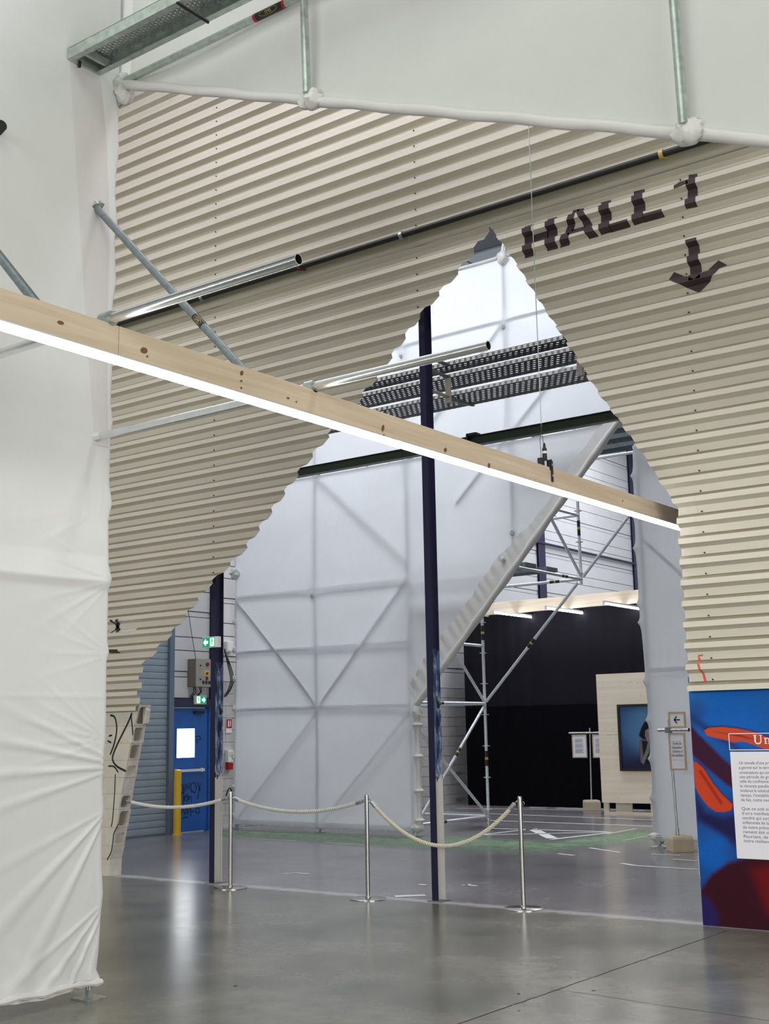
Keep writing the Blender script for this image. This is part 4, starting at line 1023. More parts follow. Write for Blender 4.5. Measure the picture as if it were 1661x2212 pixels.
def wrapped_post(x, y, z0, z1, par, rings, r=0.036):
    mb = MB(); pr = []
    z = z0
    while z <= z1+1e-6:
        rr = r+0.004*math.sin(z*13)
        for rz in rings: rr += 0.034*math.exp(-((z-rz)/0.016)**2)+0.012*math.exp(-abs(z-rz)/0.06)
        pr.append((rr, z)); z += 0.0125
    return mb.lathe((x, y, 0), pr, 18).build('wrapped_post', M['tape'], par, smooth='full')
for k_, (cx_, cz_) in enumerate(((-12.55, 3.72), (-8.82, 7.43), (-8.80, 4.32), (-8.96, 3.94), (-10.69, 7.35))):
    crumple((cx_, YS-0.035, cz_), 0.035, 50+k_, 0.9, 1.3, 1.5, rough=0.3).build('film_nub', M['tape'], bs, smooth=50)
wrapped_post(-10.56, YS, 0.10, 1.95, bs, (0.24, 0.66, 1.16, 1.62))
crumple((-10.555, YS-0.02, 1.80), 0.075, 21, 1, 0.8, 1.5, rough=0.22).build('taped_knuckle', M['tape'], bs, smooth=60)
crumple((-10.60, YS, 0.13), 0.085, 22, 1.2, 0.9, 0.8, rough=0.25).build('taped_foot', M['tape'], bs, smooth=60)
crumple((-8.80, YS-0.02, 8.50), 0.10, 23, 0.9, 0.8, 1.2, rough=0.3).tube((-8.82, YS, 8.5), (-8.78, YS, 8.78), 0.035, 8, r2=0.02).build('taped_knuckle', M['tape'], bs, smooth=60)
crumple((-14.27, YS-0.02, 4.22), 0.10, 24, 0.9, 0.8, 1.0, rough=0.4).build('taped_knuckle', M['tape'], bs, smooth=60)
MB().path([(x, YS-0.01, 8.525+0.004*math.sin(7*x)) for x in np.linspace(-14.3, -4.7, 60)], 0.026, 8).build('taped_head_rail', M['tape'], bs, smooth=True)
for z in (0.2, 0.66, 1.16, 1.95, 2.45, 2.92, 3.4):
    crumple((-14.30, YS-0.01, z), 0.035, int(z*10), 0.9, 0.8, 1.6, rough=0.35).build('taped_tie', M['tape'], bs, smooth=60)
# frame
RT = 0.0243
def ftube(a, b, nm, par=bs, lab=None, m='galv_pale'):
    o = MB().tube(a, b, RT, 12).build(nm, M[m], par, smooth=35)
    if lab is not None:
        a = Vector(a); b = Vector(b); d = (b-a).normalized(); c = a.lerp(b, lab)
        MB().tube(c-d*0.09, c+d*0.09, RT+0.001, 12).build('maker_label', M['label'], o, smooth=True)
        MB().tube(c-d*0.016, c+d*0.016, RT+0.002, 12).build('label_print', M['gold'], o, smooth=True)
        MB().tube(c-d*0.12, c-d*0.09, RT+0.002, 12).tube(c+d*0.09, c+d*0.12, RT+0.002, 12).each('label_band', M['white'], o, smooth=True)
    return o
YF, YR = YS+0.045, 17.1
def rosettes(x, y, z0, z1, par=bs):
    m = MB(); z = z0
    while z < z1: m.tube((x, y, z-0.005), (x, y, z+0.005), 0.062, 10); z += 0.5
    build_each(m, 'rosette', M['galv_pale'], par)
for i, x in enumerate(PXS):
    z0 = 0.1 if i < 3 else (5.72 if i == 4 else 3.75)
    if i >= 3:
        ftube((x, YF, max(z0, 0.1 if i < 3 else (4.0 if i == 3 else 5.75))), (x, YF, 8.5), 'upright')
    else: ftube((x, YF, 0.1), (x, YF, 8.5), 'upright')
    ftube((x, YR, z0), (x, YR, 8.5), 'upright', lab=None); rosettes(x, YR, z0+0.17, 6.2)
for z in LV:
    for a, b in zip(PXS, PXS[1:]):
        if z < 3 and a > -11: continue
        if z < 5 and a > -9: continue
        if not (z < 5.0 and a > -10.8): ftube((a, YF, z), (b, YF, z), 'ledger')
        ftube((a, YR, z), (b, YR, z), 'ledger', lab=0.75 if a == PXS[2] and z == 3.83 else None)
    for i, x in enumerate(PXS):
        if (z < 3 and i > 2) or (z < 5 and i > 3): continue
        if i >= 2: ftube((x, YF, z), (x, YR, z), 'ledger', lab=0.35 if (i == 2 and z < 2) else (0.72 if i == 3 and z < 4 else None))
for z in (2.89, 4.85):
    for i in (0, 1, 2):
        if z < 3: ftube((PXS[i], YF, z), (PXS[min(i+1, 2)] if i < 2 else PXS[2]-0.02, YF if i < 2 else YR, z), 'guard_rail')
    if z > 3:
        ftube((PXS[3], YF, z), (PXS[3], YR, z), 'guard_rail'); ftube((PXS[2], YR, z), (PXS[3], YR, z), 'guard_rail')
# braces
Yb = YF-0.012
ftube((PXS[0], Yb, 3.75), (PXS[1]-0.05, Yb, 2.0), 'brace'); ftube((PXS[1]+0.08, Yb, 2.02), (PXS[2]-0.02, Yb, 3.85), 'brace')
ftube((PXS[1], YF+0.05, 1.9), (PXS[0], YF+0.05, 0.15), 'brace'); ftube((PXS[2], YF+0.06, 1.9), (PXS[1], YF+0.06, 0.15), 'brace')
ftube((PXS[2], YF, 5.72), (PXS[3], YF, 7.55), 'brace'); ftube((PXS[1], YF+0.03, 5.72), (PXS[2], YF+0.03, 4.1), 'brace')
ftube((PXS[3], YF+0.0, 5.8), (PXS[2]+0.9, YF, 4.9), 'brace'); ftube((PXS[3], YF, 5.8), (PXS[4], YF, 7.5), 'brace')
xs = PXS[2]
ftube((xs, YF, 3.83), (xs, YR-0.03, 2.0), 'brace'); ftube((xs, YR-0.03, 1.9), (xs+0.03, YF, 0.2), 'brace', lab=0.42); ftube((xs, YF+0.02, 1.62), (xs, YR-0.03, 0.18), 'brace')
ftube((xs+0.05, YR-0.03, 1.98), (PXS[3]-0.04, YR-0.03, 3.78), 'brace', lab=0.5); ftube((PXS[3]+0.05, YR-0.03, 3.86), (PXS[4]-0.04, YR-0.03, 5.7), 'brace')
ftube((PXS[3], YF, 5.7), (PXS[3], YR, 3.88), 'brace')
for _x, _z in ((xs, 1.07), (xs, 3.1), (PXS[3], 4.64)):
    for _c in [c for c in bs.children if c.name.startswith('upright') and abs(c.data.vertices[0].co.x+wloc(bs).x-_x) < 0.06 and c.data.vertices[0].co.y+wloc(bs).y > 16.5][:1]:
        MB().tube((_x, YR, _z-0.12), (_x, YR, _z+0.12), RT+0.001, 12).build('maker_label', M['label'], _c, smooth=True)
        MB().tube((_x, YR, _z-0.02), (_x, YR, _z+0.02), RT+0.002, 12).build('label_print', M['gold'], _c, smooth=True)
#, (xs, YR, 1.2), RT+0.001, 12).tube((xs, YR, 3.0), (xs, YR, 3.2), RT+0.001, 12).tube((PXS[3], YR, 4.55), (PXS[3], YR, 4.75), RT+0.001, 12).build('maker_label', M['label'], bs, smooth=True)
#, (xs, YR, 1.12), RT+0.002, 12).tube((xs, YR, 3.06), (xs, YR, 3.14), RT+0.002, 12).tube((PXS[3], YR, 4.6), (PXS[3], YR, 4.68), RT+0.002, 12).build('label_print', M['gold'], bs, smooth=True)
MB().box(PXS[2], PXS[3], YF+0.30, YF+0.62, 3.87, 3.93).build('deck_board', M['galv_dull'], bs)
MB().box(PXS[2], PXS[3], YF+0.95, YF+1.27, 3.87, 3.93).build('deck_board', M['galv_dull'], bs)
for k in range(3):
    y = YF+0.35+k*0.55
    MB().box(PXS[3]+0.1, -5.2, y, y+0.32, 5.76, 5.765).box(PXS[3]+0.1, -5.2, y, y+0.02, 5.70, 5.77).box(PXS[3]+0.1, -5.2, y+0.30, y+0.32, 5.70, 5.77).build('deck_board', M['galv_dull'], bs)
for x in PXS[:3]:
    for y in (YF, YR):
        j_ = MB().box(x-0.07, x+0.07, y-0.07, y+0.07, 0, 0.008).build('jack_plate', M['coupler'], bs); MB().tube((x, y, 0.0), (x, y, 0.12), 0.018, 8).build('jack_screw', M['coupler'], j_); MB().tube((x, y, 0.05), (x, y, 0.075), 0.045, 8).build('jack_nut', M['coupler'], j_)
ftube((PXS[0], YF, 0.09), (PXS[2], YF, 0.09), 'ledger')

# right-hand wrapped leg
rl = thing('wrapped_scaffold_pier', (-6.0, 15.5, 0), 'white film wrapped scaffold pier standing behind the arrow sign', 'scaffold')
mb = MB(); P = []
rings = [0.12, 0.62, 1.12, 1.62, 2.12, 2.9, 3.15, 3.9, 4.35, 4.9, 5.3]
def lx(z):
    e = -6.90+0.03*math.sin(1.2*z)
    for rz in rings: e -= 0.045*math.exp(-abs(z-rz)/0.035)
    if z > 5.2: e += (z-5.2)*0.35
    return e
for z in np.arange(0.085, 5.46, 0.02):
    row = []
    x0_ = lx(z)
    for j in range(61):
        s = j/60; x = x0_+(-4.6-x0_)*s; d = 0.015*math.sin(1.3*x+0.8*z)
        if 3.75 < z < 4.15: d += 0.012*math.sin(math.pi*(z-3.75)/0.4)*math.sin(60*x-14*z)*(x > -6.8)
        if 2.25 < z < 2.62 and x > -6.85: d += 0.010*math.sin(math.pi*(z-2.25)/0.37)*math.sin(52*x-9*z)
        for rz in rings: d -= 0.02*math.exp(-abs(z-rz)/0.10)*math.exp(-abs(x-x0_)/0.15)
        row.append((x, YS+d+0.03*math.exp(-(x-x0_)/0.02), z))
    P.append([(x0_+0.02, YS+0.25, z), (x0_+0.01, YS+0.09, z)]+row)
mb.grid(P).build('film_cover', M['sheetR'], rl, smooth='full', normals=False)
ftube((-6.84, YS+0.07, 0.12), (-6.84, YS+0.07, 5.4), 'upright', rl); ftube((-4.9, YS+0.06, 0.1), (-4.9, YS+0.06, 5.4), 'upright', rl)
ftube((-6.84, YS+0.035, 4.05), (-4.9, YS+0.035, 2.05), 'brace', rl); ftube((-6.84, YS+0.06, 0.15), (-4.9, YS+0.06, 0.15), 'ledger', rl); ftube((-6.84, YS+0.05, 2.3), (-4.9, YS+0.05, 2.3), 'ledger', rl)
j_ = MB().box(-6.93, -6.75, YS-0.03, YS+0.16, 0, 0.01).build('jack_plate', M['coupler'], rl); MB().tube((-6.84, YS+0.07, 0.0), (-6.84, YS+0.07, 0.13), 0.02, 10).build('jack_screw', M['coupler'], j_, smooth=35); MB().tube((-6.84, YS-0.01, 0.07), (-6.84, YS+0.12, 0.07), 0.045, 10).build('jack_nut', M['coupler'], j_, smooth=35)
MB().tube((-4.9, YS+0.06, 0), (-4.9, YS+0.06, 0.1), 0.02, 8).build('jack_screw', M['coupler'], rl, smooth=35)
crumple((-6.86, YS, 0.14), 0.07, 31, 1.3, 0.9, 0.7, rough=0.35).build('taped_foot', M['tape'], rl, smooth=60)

# ---------------------------------------------------------------- cable trays behind the opening and the green joist
def cable_tray(yf, z0, z1, depth, lab):
    r = thing('cable_tray', (-6.5, yf, z0), lab, 'cable tray', 'cable trays')
    x0, x1 = -8.6, -4.1; t = 0.0015; dx = 0.066
    # side rail pierced with two rows of slots: build the metal around each slot
    m = MB(); h = z1-z0; zr_ = [z0, z0+h*0.22, z0+h*0.38, z0+h*0.62, z0+h*0.78, z1]
    for i in (0, 2, 4): m.quad((x0, yf, zr_[i]), (x1, yf, zr_[i]), (x1, yf, zr_[i+1]), (x0, yf, zr_[i+1]))
    n = int((x1-x0)/dx)
    for k in range(n):
        a = x0+k*dx
        for i in (1, 3): m.quad((a, yf, zr_[i]), (a+dx*0.45, yf, zr_[i]), (a+dx*0.45, yf, zr_[i+1]), (a, yf, zr_[i+1]))
    m.quad((x0, yf, z1), (x1, yf, z1), (x1, yf+0.012, z1), (x0, yf+0.012, z1))
    m.build('slotted_rail', M['tray'], r, normals=False)
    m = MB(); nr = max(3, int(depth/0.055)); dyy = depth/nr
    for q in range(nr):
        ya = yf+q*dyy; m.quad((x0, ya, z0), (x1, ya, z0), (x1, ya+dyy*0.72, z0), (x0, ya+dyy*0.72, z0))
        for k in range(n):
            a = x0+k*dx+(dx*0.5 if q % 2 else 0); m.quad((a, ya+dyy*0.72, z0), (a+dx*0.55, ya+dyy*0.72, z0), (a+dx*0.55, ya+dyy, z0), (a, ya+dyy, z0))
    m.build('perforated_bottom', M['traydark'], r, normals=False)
    MB().quad((x0, yf+depth, z0), (x1, yf+depth, z0), (x1, yf+depth, z1), (x0, yf+depth, z1)).build('back_rail', M['tray'], r, normals=False)
    return r
t1 = cable_tray(10.0, 5.195, 5.237, 0.22, 'narrow top perforated cable tray behind the cut opening')
t2 = cable_tray(10.0, 5.065, 5.104, 0.40, 'middle perforated cable tray behind the cut opening')
t3 = cable_tray(10.0, 4.872, 4.908, 0.44, 'lowest perforated cable tray behind the cut opening')
for x in (-5.06, -6.55):
    if x > -6: MB().box(x-0.03, x+0.03, 9.98, 9.998, 4.80, 5.20).build('tray_bracket', M['boxgrey'], t3); continue
    MB().box(x-0.03, x+0.03, 9.665, 9.998, 5.195, 5.205).build('tray_arm', M['galv_dull'], t1)
    MB().box(x-0.03, x+0.03, 9.665, 9.998, 5.068, 5.078).build('tray_arm', M['galv_dull'], t2)
    MB().box(x-0.03, x+0.03, 9.98, 9.998, 4.80, 5.06).box(x-0.03, x+0.03, 9.665, 9.98, 4.86, 4.87).build('tray_bracket', M['boxgrey'], t3)
    MB().prism([(x, 10.0, 4.868), (x, 10.44, 4.868), (x, 10.44, 4.855), (x, 10.0, 4.82)], (0.03, 0, 0)).build('tray_arm', M['galv_dull'], t3)
gb = thing('steel_joist', (-8, 12, 4.95), 'dark green steel joist crossing behind the opening below the cable trays', 'beam')
gz = on(1330, 906, 'Y', 12).z; gt = on(1330, 884, 'Y', 12).z
MB().box(XW, 7.0, 12.0, 12.07, gt-0.008, gt).box(XW, 7.0, 12.03, 12.037, gz+0.006, gt-0.006).box(XW, 7.0, 11.99, 12.08, gz, gz+0.008).build('joist_section', M['green'], gb)
MB().box(XW, XW+0.012, 11.96, 12.11, gz-0.05, gt+0.05).build('end_cleat', M['green'], gb)
p = on(1020, 945, 'Y', 12)
MB().box(p.x-0.07, p.x+0.07, 11.97, 12.08, gt, gt+0.03).box(p.x-0.07, p.x-0.05, 11.97, 12.08, gt-0.09, gt+0.02).build('beam_clamp', M['black'], gb)
p = on(925, 975, 'Y', 12)
cb = MB().path([(p.x+0.2, 9.75, 4.85), (p.x+0.25, 9.8, 4.6), (p.x+0.32, 9.9, 4.45)], 0.008, 6)
# ---------------------------------------------------------------- fittings round the blue door
bo = thing('bollard', (-14.26, 13.71, 0), 'yellow round bollard in front of the blue door', 'bollard')
MB().lathe((-14.26, 13.71, 0), [(0.06, 0), (0.06, 0.96), (0.055, 0.985), (0.03, 1.0)], 24).build('bollard_tube', M['yellow'], bo, smooth=35)
MB().lathe((-14.26, 13.71, 0), [(0.085, 0), (0.085, 0.008)], 16).build('base_flange', M['yellow'], bo)
cbx = thing('control_box', (-14.4, 14.3, 2.5), 'beige control box with red and yellow switches on the wall above the blue door', 'control box')
MB().box(-14.5, -14.31, 14.13, 14.60, 2.30, 2.75).build('enclosure', M['boxside'], cbx, bevel=0.004)
edr = MB().box(-14.31, -14.298, 14.13, 14.60, 2.30, 2.75).build('enclosure_door', M['boxgrey'], cbx)
for y, z, r, mm in ((14.38, 2.665, 0.03, 'redbutton'), (14.37, 2.515, 0.022, 'redbutton'), (14.22, 2.64, 0.012, 'button'), (14.22, 2.42, 0.012, 'button')):
    MB().tube((-14.30, y, z), (-14.275, y, z), r, 12).build('push_button', M[mm], edr)
MB().box(-14.299, -14.293, 14.32, 14.42, 2.47, 2.57).build('yellow_plate', M['yelplate'], edr)
for y, z in ((14.37, 2.435), (14.29, 2.37), (14.36, 2.37), (14.43, 2.37)):
    MB().box(-14.30, -14.285, y-0.018, y+0.018, z-0.025, z+0.025).build('rocker_switch', M['button'], edr)
wr_ = thing('wall_cables', (-14.45, 14.3, 2.2), 'black cables dropping from the control box', 'cables')
mb = MB()
for i, y in enumerate((14.2, 14.23, 14.33, 14.37)): mb.path([(-14.42, y, 2.30), (-14.42, y+0.03*math.sin(i), 2.22), (-14.44, y-0.05-0.04*(i > 1), 2.13)], 0.008, 6)
mb.each('cable', M['rubber'], wr_, smooth=True)
MB().path([(-14.45, 14.05, 3.7), (-14.44, 14.15, 3.2), (-14.42, 14.24, 2.75)], 0.005, 6).build('feed_cable', M['rubber'], wr_)
# exit signs
def exit_sign(org, ux, nrm, w, h, lab, flip, side):
    """org: lower left corner of the face as seen, ux: reading direction, nrm: out of the face"""
    org = Vector(org); ux = Vector(ux); nrm = Vector(nrm); uz = Vector((0, 0, 1))
    r = thing('exit_sign', org+ux*w/2, lab, 'exit sign')
    P = lambda a, b, e=0.0: org+ux*(w*((1-a) if flip else a))+uz*(h*b)+nrm*e
    hs = MB().obox(org+ux*(w+side)/2+uz*h/2-nrm*0.03, ux*(w+side)/2, nrm*0.03, uz*h/2).build('sign_housing', M['white'], r, bevel=0.003)
    g = MB(); g.quad(P(.03, .05, .002), P(.97, .05, .002), P(.97, .95, .002), P(.03, .95, .002)).build('green_face', M['signgreen'], hs, normals=False)
    ar = [(.08, .5), (.28, .85), (.28, .64), (.45, .64), (.45, .36), (.28, .36), (.28, .15)]
    m = MB(); m.add([P(a, b, .003) for a, b in ar], [tuple(range(7))]).build('sign_arrow', M['signwhite'], hs, normals=False)
    m = MB(); m.quad(P(.60, .12, .003), P(.92, .12, .003), P(.92, .88, .003), P(.60, .88, .003)).build('sign_doorway', M['signwhite'], hs, normals=False)
    m = MB(); c = P(.76, .74, .004)
    m.add([c+ux*(0.09*h*math.cos(t))+uz*(0.09*h*math.sin(t)) for t in np.linspace(0, 6.0, 10)], [tuple(range(10))])
    for pts in ([(.76, .66), (.74, .45)], [(.74, .45), (.80, .33), (.79, .18)], [(.74, .45), (.68, .34), (.64, .36)], [(.76, .62), (.68, .55), (.66, .46)], [(.76, .62), (.83, .56), (.87, .62)]):
        m.ribbon([P(a, b, .004) for a, b in pts], 0.075*h, nrm)
    m.build('running_figure', M['signgreen'], hs, normals=False, kind='stuff')
    return r
q0, q1 = on(437, 1400, 'Y', 9.45), on(465, 1378, 'Y', 9.45)
exit_sign(q0, (1, 0, 0), (0, -1, 0), q1.x-q0.x, 0.115, 'lit green exit sign with white arrow fixed high on the navy column', False, 0.028)
exit_sign((-14.36, 14.19, 2.02), (0, 1, 0), (1, 0, 0), 0.24, 0.14, 'small lit green exit sign directly over the blue door', True, 0.0)
# plates beside the film wall
fs = thing('extinguisher_sign', (-14.49, 15.07, 1.6), 'red and white fire extinguisher sign on the grey block wall', 'sign')
MB().box(-14.497, -14.49, 15.03, 15.17, 1.55, 1.79).build('sign_plate', M['white'], fs)
MB().box(-14.49, -14.488, 15.035, 15.165, 1.63, 1.78).build('red_panel', M['red'], fs)
MB().box(-14.488, -14.486, 15.07, 15.10, 1.65, 1.745).box(-14.488, -14.486, 15.078, 15.092, 1.745, 1.765).box(-14.488, -14.486, 15.12, 15.14, 1.66, 1.76).each('extinguisher_symbol', M['white'], fs)
ab = thing('alarm_box', (-14.46, 15.1, 1.1), 'white wall box with red call point below the extinguisher sign', 'alarm')
MB().box(-14.497, -14.43, 15.02, 15.16, 1.07, 1.27).build('box_case', M['white'], ab, bevel=0.004)
MB().box(-14.43, -14.425, 15.05, 15.13, 1.17, 1.24).build('box_button', M['clad'], ab)
MB().box(-14.497, -14.43, 15.03, 15.15, 0.95, 1.06).build('call_point', M['red'], ab, bevel=0.004)
jb = thing('junction_box', (-14.46, 15.1, 3.0), 'white junction box on the cladding between the column and film wall', 'box')
MB().box(-14.497, -14.43, 14.98, 15.14, 2.90, 3.08).build('box_case', M['white'], jb, bevel=0.006)
MB().box(-14.43, -14.425, 15.0, 15.12, 2.92, 3.06).build('box_cover', M['white'], jb)
lc = thing('looped_cables', (-14.45, 15.0, 2.4), 'black cables looping down beside the navy column', 'cables')
mb = MB()
for i in range(3): mb.path(smooth([(-14.44, 14.93, 2.95-0.02*i), (-14.42, 14.99+0.03*i, 2.68), (-14.41, 15.05+0.035*i, 2.45), (-14.42, 15.01+0.03*i, 2.28), (-14.43, 14.91+0.02*i, 2.15)]), 0.009, 6)
mb.each('cable', M['rubber'], lc, smooth=True)
MB().path(smooth([(-14.44, 14.98, 0.5), (-14.43, 15.02, 0.62), (-14.43, 15.08, 0.64), (-14.43, 15.12, 0.5), (-14.44, 15.09, 0.1)]), 0.012, 6).build('floor_cable', M['rubber'], lc, smooth=True)

# ---------------------------------------------------------------- black curtain room
YB = 21.45
zsp = on(1180, 1523, 'Y', YB).z
cu = thing('black_curtain', (-11, YB, 0), 'tall black cloth wall closing the rear room', 'curtain')
def cloth(x0, x1, z0, z1, y, nm, mm, par, amp=0.02):
    n = 90; P = []
    for z in np.linspace(z0, z1, 14): P.append([(x0+(x1-x0)*j/n, y+amp*math.sin(2.1*j)+amp*0.6*math.sin(0.7*j+z), z) for j in range(n+1)])
    MB().grid(P).build(nm, M[mm], par, smooth='full', normals=False)
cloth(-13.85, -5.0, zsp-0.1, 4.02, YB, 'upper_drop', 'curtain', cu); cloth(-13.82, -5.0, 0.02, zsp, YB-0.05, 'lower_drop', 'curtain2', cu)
P = [[(-13.86+0.015*math.sin(9*j), YB+2.5*j/20, z) for j in range(21)] for z in (0.02, 2.0, 4.02)]
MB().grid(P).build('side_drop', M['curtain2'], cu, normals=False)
MB().box(-13.9, -4.9, YB+0.03, YB+0.07, 3.98, 4.04).build('curtain_rail', M['black'], cu)
bt = thing('timber_light_rail', (-11, 20.9, 3.9), 'pale timber rail over the black curtain', 'beam')
yb_ = 20.9; za_ = on(1383, 1302, 'Y', yb_).z; zb_ = on(1383, 1274, 'Y', yb_).z
MB().box(-13.6, -5.0, yb_-0.03, yb_+0.03, za_, zb_).build('timber', M['pineX'], bt, bevel=0.004)
for xx in (-13.2, -9.4, -5.4): MB().box(xx-0.03, xx+0.03, yb_+0.03, YB-0.08, za_+0.02, za_+0.11).build('cross_timber', M['pine'], bt)
MB().tube((-13.0, yb_, zb_), (-13.0, yb_, 10.3), 0.004, 6).tube((-5.6, yb_, zb_), (-5.6, yb_, 10.3), 0.004, 6).each('hanger_rod', M['galv'], bt)
FL = [(-12.22, 'left'), (-11.07, 'middle'), (-9.88, 'right')]
def fluo():
    r = thing('fluorescent_lamp', (0, 0, 0), None, 'lamp', 'fluorescent lamps under the pale rail')
    MB().tube((0, -0.74, 0), (0, 0.74, 0), 0.016, 10).build('glass_tube', M['tube'], r, smooth=True)
    MB().box(-0.02, 0.02, -0.76, 0.76, 0.02, 0.05).box(-0.02, 0.02, -0.77, -0.74, -0.02, 0.05).box(-0.02, 0.02, 0.74, 0.77, -0.02, 0.05).build('lamp_batten', M['white'], r)
    return r
f0 = fluo()
for i, (x, w) in enumerate(FL):
    o = f0 if i == 0 else copy_tree(f0); o.location = (x, 20.75, za_-0.055)
    o['label'] = {'left': 'glowing fluorescent tube nearest the taped diagonal of the film wall', 'middle': 'glowing fluorescent tube between two others, beside the long scaffold diagonal', 'right': 'glowing fluorescent tube nearest the white film pier'}[w]

# plywood partition with a framed photograph
YP = 20.16
pw = thing('plywood_panel', (-9.3, YP, 0), 'pale plywood partition standing before the black curtain', 'panel')
px0, px1 = -10.19, -7.8
MB().box(px0, px1, YP, YP+0.018, 0.21, 1.395).build('plywood_sheet', M['ply'], pw)
MB().box(px0, px1, YP, YP+0.018, 1.40, 2.478).build('plywood_sheet', M['ply'], pw)
for x in (px0+0.02, -9.27, px1-0.1): MB().box(x, x+0.10, YP+0.02, YP+0.06, 0.0, 2.45).build('stud', M['pineX'], pw)
MB().box(px0+0.03, px1, YP+0.01, YP+0.05, 0.0, 0.055).build('sole_plate', M['pineX'], pw)
MB().box(px0+0.12, -9.75, YP+0.3, YP+0.32, 0.02, 0.2).build('foot_brace', M['ply'], pw)
sm = MB()
rg = random.Random(5)
for i in range(34):
    x = rg.uniform(px0+0.05, px1-0.2); z = rg.choice([rg.uniform(0.3, 2.4), rg.choice([1.3, 1.5, 2.3])])
    sm.tube((x, YP-0.0015, z), (x, YP, z), 0.006, 6)
sm.build('screw_heads', M['pipe'], pw, kind='stuff')
fp = thing('framed_photograph', (-9.3, YP-0.03, 0.77), 'black framed dark blue photograph of a person covering their face', 'photograph')
fx0, fx1, fz0, fz1 = -9.785, -8.45, 0.765, 1.925
for b in ((fx0, fx0+0.045, fz0, fz1), (fx1-0.045, fx1, fz0, fz1), (fx0+0.045, fx1-0.045, fz0, fz0+0.045), (fx0+0.045, fx1-0.045, fz1-0.045, fz1)):
    MB().box(b[0], b[1], YP-0.05, YP-0.001, b[2], b[3]).build('frame_bar', M['black'], fp)
X = np.linspace(fx0+0.04, fx1-0.04, 150); Z = np.linspace(fz0+0.04, fz1-0.04, 130)
def pp(x, y): p = on(x, y, 'Y', YP-0.03); return (p.x, p.z)
bl = [(*pp(x, y), r, c, k) for x, y, r, c, k in ((1350, 1545, .2, (62, 92, 140), 1), (1385, 1555, .15, (88, 132, 172), 1.3), (1375, 1590, .15, (84, 124, 164), 1.2), (1350, 1620, .15, (50, 66, 110), 1), (1355, 1655, .12, (34, 32, 62), 1.2), (1395, 1655, .12, (34, 34, 60), 1.2), (1430, 1560, .2, (80, 110, 150), 1), (1440, 1640, .2, (40, 46, 80), 1))]
sh_ = [([pp(*q) for q in ((1392, 1559), (1386, 1570), (1381, 1584), (1380, 1590), (1389, 1597), (1400, 1598), (1410, 1590), (1414, 1570), (1406, 1557))], 0.012, (20, 18, 26)),
       ([pp(*q) for q in ((1381, 1600), (1390, 1596), (1400, 1600), (1402, 1648), (1384, 1648), (1381, 1620))], 0.01, (84, 78, 88)),
       ([pp(*q) for q in ((1386, 1600), (1400, 1602), (1403, 1650), (1392, 1652))], 0.01, (26, 24, 32)),
       ([pp(*q) for q in ((1381, 1602), (1386, 1600), (1389, 1632), (1390, 1650), (1384, 1646))], 0.006, (104, 98, 106)),
       ([pp(*q) for q in ((1390, 1652), (1386, 1644), (1396, 1618), (1400, 1600), (1406, 1600), (1402, 1624))], 0.006, (124, 116, 122)),
       ([pp(*q) for q in ((1393, 1590), (1394, 1578), (1400, 1574), (1406, 1580), (1405, 1600), (1399, 1602))], 0.005, (138, 128, 134)),
       ([pp(*q) for q in ((1396, 1592), (1397, 1580), (1398, 1580), (1398, 1594))], 0.004, (90, 84, 92))]
C = blob_art(bl, sh_, X, Z); art_plane(C, X, Z, YP-0.03, 'print', M['photo'], fp)

# ---------------------------------------------------------------- sign stands
def ballast_block(m, x, y, s, h, rot):
    c, n = math.cos(rot), math.sin(rot); P = [(-s, -s), (s, -s), (s, s), (-s, s)]
    q = [(x+a*c-b*n, y+a*n+b*c) for a, b in P]; ch = 0.8
    q2 = [(x+(a*c-b*n)*0.9, y+(a*n+b*c)*0.9) for a, b in P]
    vs = [(a, b, 0) for a, b in q]+[(a, b, h*0.82) for a, b in q]+[(a, b, h) for a, b in q2]
    m.add(vs, [(3, 2, 1, 0)]+[(i, (i+1) % 4, (i+1) % 4+4, i+4) for i in range(4)]+[(i+4, (i+1) % 4+4, (i+1) % 4+8, i+8) for i in range(4)]+[(8, 9, 10, 11)])
ss = thing('sign_stand', (-6.42, 14.72, 0), 'steel tube sign stand on a concrete block before the white film pier', 'sign stand')
sx, sy = -6.42, 14.72
m = MB(); ballast_block(m, sx+0.02, sy, 0.135, 0.19, 0.75); m.build('ballast_block', M['ballast'], ss, bevel=0.006)
MB().tube((sx, sy, 0.18), (sx-0.03, sy, 1.62), 0.017, 14).tube((sx, sy, 0.19), (sx, sy, 0.28), 0.023, 12).build('upright_tube', M['galv'], ss, smooth=35)
zc = on(1455, 1577, 'Y', sy-0.04).z; xl_, xr_ = on(1421, 1578, 'Y', sy-0.04).x, on(1487, 1575, 'Y', sy-0.04).x
MB().tube((xl_, sy-0.04, zc), (xr_, sy-0.04, zc), 0.02, 14).build('cross_tube', M['galv'], ss, smooth=35)
MB().tube((xr_, sy-0.04, zc), (xr_+0.012, sy-0.04, zc), 0.022, 14).build('end_cap', M['black'], ss)
MB().box(sx-0.06, sx+0.0, sy-0.07, sy+0.02, zc-0.035, zc+0.035).build('clamp', M['galv_dull'], ss)
def framed_sheet(nm, x0, x1, z0, z1, y, lab, draw, b=0.022, cat='sign', grp=None):
    r = thing(nm, ((x0+x1)/2, y, z0), lab, cat, grp)
    for q in ((x0, x0+b, z0, z1), (x1-b, x1, z0, z1), (x0+b, x1-b, z0, z0+b), (x0+b, x1-b, z1-b, z1)):
        MB().box(q[0], q[1], y-0.008, y+0.008, q[2], q[3]).build('frame_bar', M['kraft'], r)
    MB().box(x0+b, x1-b, y-0.003, y+0.003, z0+b, z1-b).build('paper_sheet', M['paper'], r)
    m = MB(); draw(m, x0, x1, z0, z1, y-0.0042); m.build('print', M['text'] if cat != 'arrow sign' else M['black'], r, normals=False)
    return r
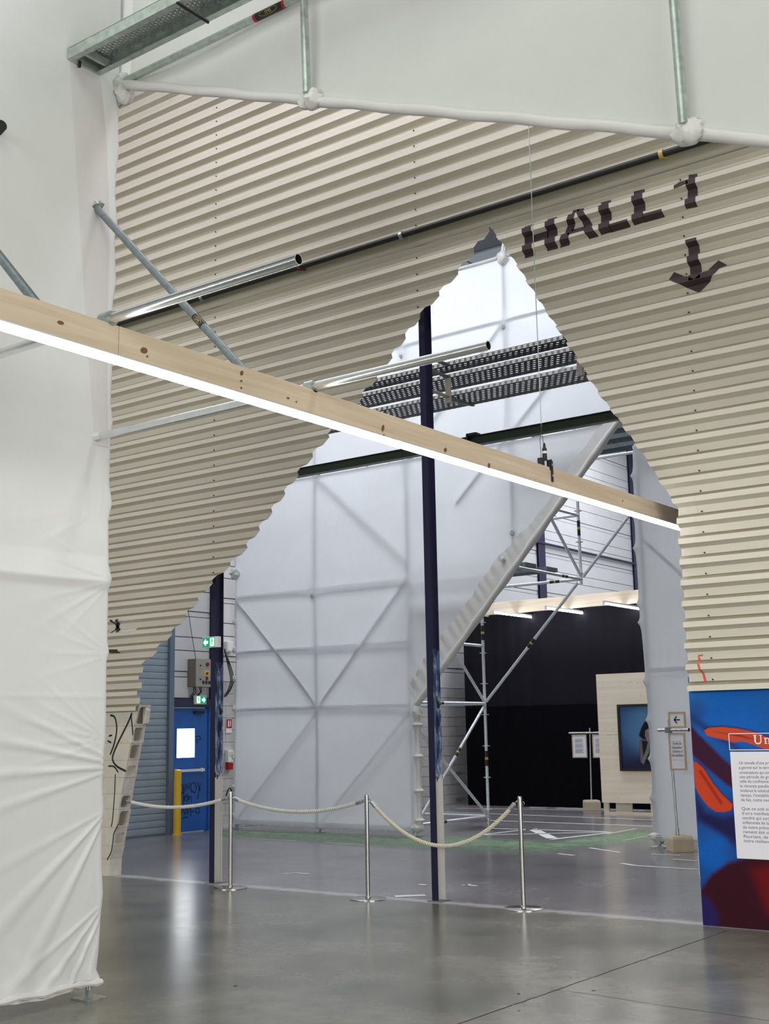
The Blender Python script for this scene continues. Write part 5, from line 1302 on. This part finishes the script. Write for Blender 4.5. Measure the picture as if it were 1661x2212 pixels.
def arrow_draw(m, x0, x1, z0, z1, y):
    cx, cz, w = (x0+x1)/2, (z0+z1)/2, (x1-x0)
    m.box(cx-w*0.16, cx+w*0.17, y-0.0005, y, cz-w*0.035, cz+w*0.035)
    for s in (-1, 1): m.prism([(cx-w*0.20, y, cz), (cx-w*0.11, y, cz), (cx+w*0.02, y, cz+s*w*0.18), (cx-w*0.05, y, cz+s*w*0.20)], (0, -0.0005, 0))
ya = sy-0.045
A0, A1 = on(1443, 1538, 'Y', ya), on(1481.5, 1566, 'Y', ya)
framed_sheet('arrow_sign', A0.x, A1.x, zc+0.025, A0.z, ya, 'framed white sheet with black arrow above the steel cross tube', arrow_draw, cat='arrow sign')
def entree(m, x0, x1, z0, z1, y):
    cx = (x0+x1)/2; h = z1-z0; w = x1-x0
    for k, (s, sh) in enumerate((('Entr\u00e9e de', 0), ('l\u2019exposition /', 0), ('Entrance of', .2), ('the exhibition', .2))):
        text_into(m, s, 0.052, (cx, y, z0+h*(0.68-0.105*k)), (0.54, 0, 0), (0, 0, 1), (0, -1, 0), align='CENTER', shear=sh, bold=0.0006)
    for f in (0.77, 0.27): m.box(x0+w*0.16, x1-w*0.16, y-0.0005, y, z0+h*f, z0+h*f+0.002)
B0, B1 = on(1443.5, 1584, 'Y', ya), on(1484, 1664, 'Y', ya)
framed_sheet('text_sign', B0.x, B1.x, B1.z, zc-0.035, ya, 'framed sheet reading Entrance of the exhibition below the steel cross tube', entree)
st2 = thing('sign_stand', (-11.1, 21.0, 0), 'thin steel sign stand on a block before the black curtain', 'sign stand')
sx, sy = -11.0, 21.1
p = on(1280, 1743, 'Z', 0); sx, sy = on(1278, 1736, 'Y', 21.1).x, 21.1
m = MB(); ballast_block(m, sx, sy, 0.14, 0.19, 0.7); m.build('ballast_block', M['ballast'], st2, bevel=0.006)
zc2 = on(1275, 1583, 'Y', 21.08).z
MB().tube((sx, sy, 0.18), (on(1274, 1573, 'Y', sy).x, sy, zc2+0.09), 0.016, 12).build('upright_tube', M['galv'], st2, smooth=35)
MB().tube((on(1229, 1583, 'Y', 21.06).x, 21.06, zc2), (on(1330, 1583, 'Y', 21.06).x, 21.06, zc2), 0.018, 12).build('cross_tube', M['galv'], st2, smooth=35)
def para(m, x0, x1, z0, z1, y):
    w = x1-x0; h = z1-z0; rg = random.Random(9)
    for k in range(22):
        if k in (6, 14): continue
        m.box(x0+w*0.2, x0+w*(0.2+0.6*rg.uniform(0.8, 1)), y-0.0005, y, z0+h*(0.80-0.028*k), z0+h*(0.80-0.028*k)+0.003)
q0, q1 = on(1235, 1588, 'Y', 21.06), on(1269, 1637, 'Y', 21.06)
framed_sheet('notice_sheet', q0.x, q1.x, q1.z, zc2-0.03, 21.06, 'framed text sheet hanging whole against the black curtain', para, 0.02)
q0, q1 = on(1279, 1588, 'Y', 21.06), on(1313, 1637, 'Y', 21.06)
framed_sheet('notice_sheet', q0.x, q1.x, q1.z, zc2-0.03, 21.06, 'framed text sheet half hidden behind the plywood panel', para, 0.02)
